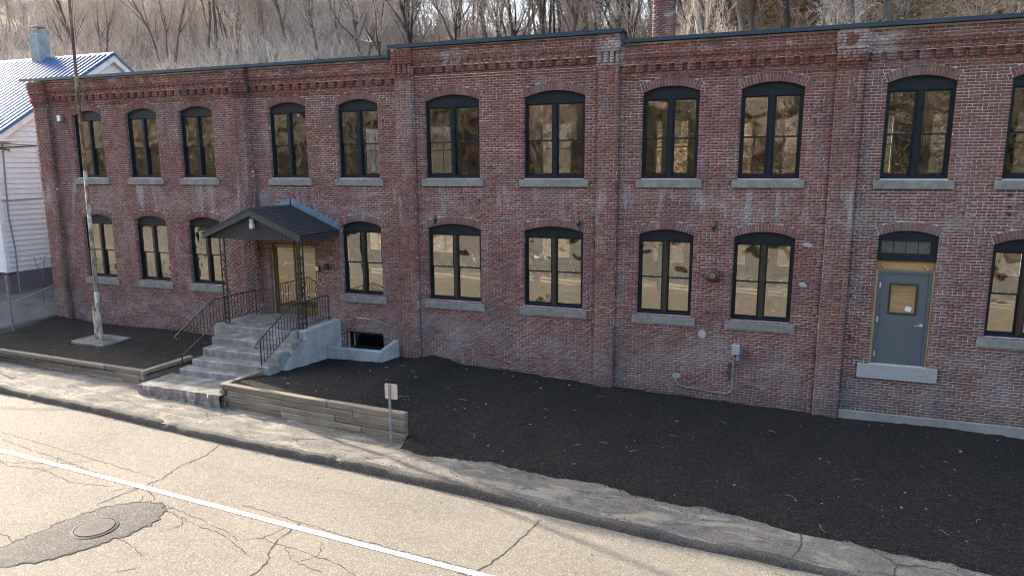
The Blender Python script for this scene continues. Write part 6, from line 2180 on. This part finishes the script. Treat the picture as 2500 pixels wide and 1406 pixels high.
def brush(name, places, m, label, seed):
    rs = np.random.RandomState(seed)
    Vs, Fs, o = [], [], 0
    for x, y, z, s in places:
        V, F = SH[rs.randint(3)]
        a = rs.uniform(0, 6.28)
        c, sn = math.cos(a), math.sin(a)
        Q = np.empty_like(V)
        Q[:, 0] = (V[:, 0] * c - V[:, 1] * sn) * s + x
        Q[:, 1] = (V[:, 0] * sn + V[:, 1] * c) * s + y
        Q[:, 2] = V[:, 2] * s * rs.uniform(.8, 1.2) + z
        Vs.append(Q); Fs.append(F + o); o += len(V)
    me = np_mesh(name, np.concatenate(Vs), np.concatenate(Fs), m)
    t = link(name, me)
    return tag(t, label, 'brush', kind='stuff')
pl1 = []
for k in range(1150):
    px = RT_.uniform(150, 1000); Y = 22 + 52 * RT_.random() ** 1.1
    x, y = on_ray(px, Y)
    pl1.append((x, y, float(hill_z(np.array(x), np.array(y))), RT_.uniform(.7, 1.35)))
for k in range(300):
    px = RT_.uniform(-120, 300); Y = RT_.uniform(26, 62)
    x, y = on_ray(px, Y)
    pl1.append((x, y, float(hill_z(np.array(x), np.array(y))), RT_.uniform(.8, 1.6)))
for k in range(330):
    px = RT_.uniform(930, 1700); Y = RT_.uniform(26, 60)
    x, y = on_ray(px, Y)
    pl1.append((x, y, float(hill_z(np.array(x), np.array(y))), RT_.uniform(.6, 1.2)))
brush('hillside_brush', pl1, 'brush', 'dense pale dry brush covering the slope behind the roof', 3)
plf = []
for k in range(85):
    px = RT_.uniform(880, 1720); Y = RT_.uniform(58, 100)
    x, y = on_ray(px, Y)
    plf.append((x, y, float(hill_z(np.array(x), np.array(y))), RT_.uniform(1.9, 3.3)))
for k in range(60):
    px = RT_.uniform(-120, 900); Y = RT_.uniform(50, 95)
    x, y = on_ray(px, Y)
    plf.append((x, y, float(hill_z(np.array(x), np.array(y))), RT_.uniform(1.6, 2.9)))
brush('far_woods', plf, 'greytwigs', 'far-off mass of fine bare twigs filling the gaps between the trunks', 11)
pl2 = []
for k in range(230):
    px = RT_.uniform(1600, 2560); Y = RT_.uniform(19, 42)
    x, y = on_ray(px, Y)
    pl2.append((x, y, float(hill_z(np.array(x), np.array(y))), RT_.uniform(.35, .9)))
brush('forest_undergrowth', pl2, 'greytwigs', 'thin undergrowth among the trunks on the leafy slope', 4)
# leaf litter lying on the right slope
rs = np.random.RandomState(9)
pts = []
for k in range(26000):
    px = RT_.uniform(1560, 2560); Y = RT_.uniform(17, 40)
    x, y = on_ray(px, Y)
    pts.append((x, y, float(0)))
pts = np.array(pts)
pts[:, 2] = hill_z(pts[:, 0], pts[:, 1]) + rs.uniform(.0, .12, len(pts))
V, F = leaf_quads(pts, .22, 3, .4)
tag(link('slope_leaves', np_mesh('slope_leaves', V, F, 'dryleaf')), 'fallen brown leaves covering the steep slope', 'leaves', kind='stuff')
lg = MB()
for k in range(26):
    px = RT_.uniform(1650, 2500); Y = RT_.uniform(20, 34)
    x, y = on_ray(px, Y)
    a = RT_.uniform(-.6, .6); L = RT_.uniform(2, 5)
    z = float(hill_z(np.array(x), np.array(y)))
    x2, y2 = x + math.cos(a) * L, y + math.sin(a) * L
    lg.tube([(x, y, z + .2), (x2, y2, float(hill_z(np.array(x2), np.array(y2))) + RT_.uniform(.2, 1.4))], RT_.uniform(.03, .08), 5, True, .02)
tag(lg.obj('fallen_branches', 'palebark'), 'fallen branches lying among the trunks on the steep slope', 'branches', kind='stuff')

# the far side of the road, seen only in the window reflections
pl3 = []
for k in range(950):
    x = RT_.uniform(-80, 36); Y = -39.5 - 45 * RT_.random() ** 1.5
    pl3.append((x, Y, float(ground_z(np.array(x), np.array(Y))), RT_.uniform(.7, 1.5)))
brush('roadside_brush', pl3, 'darktwig', 'dry brush on the bank across the road, mirrored in the windows', 6)
for k in range(62):
    x = RT_.uniform(-80, 38); Y = -42 - 38 * RT_.random() ** 1.3
    pid = RT_.choice([0, 1, 2, 3, 4, 5, 6, 10, 7, 8]) if x < 4 else RT_.choice([12, 12, 12, 2, 3, 8, 10])
    put_tree(pid, x, Y, RT_.uniform(0, 6.28), RT_.uniform(.7, 1.1), 'roadside_tree', 'bare tree on the bank across the road, mirrored in the windows', 'tree', 'trees across the road', float(ground_z(np.array(x), np.array(Y))))
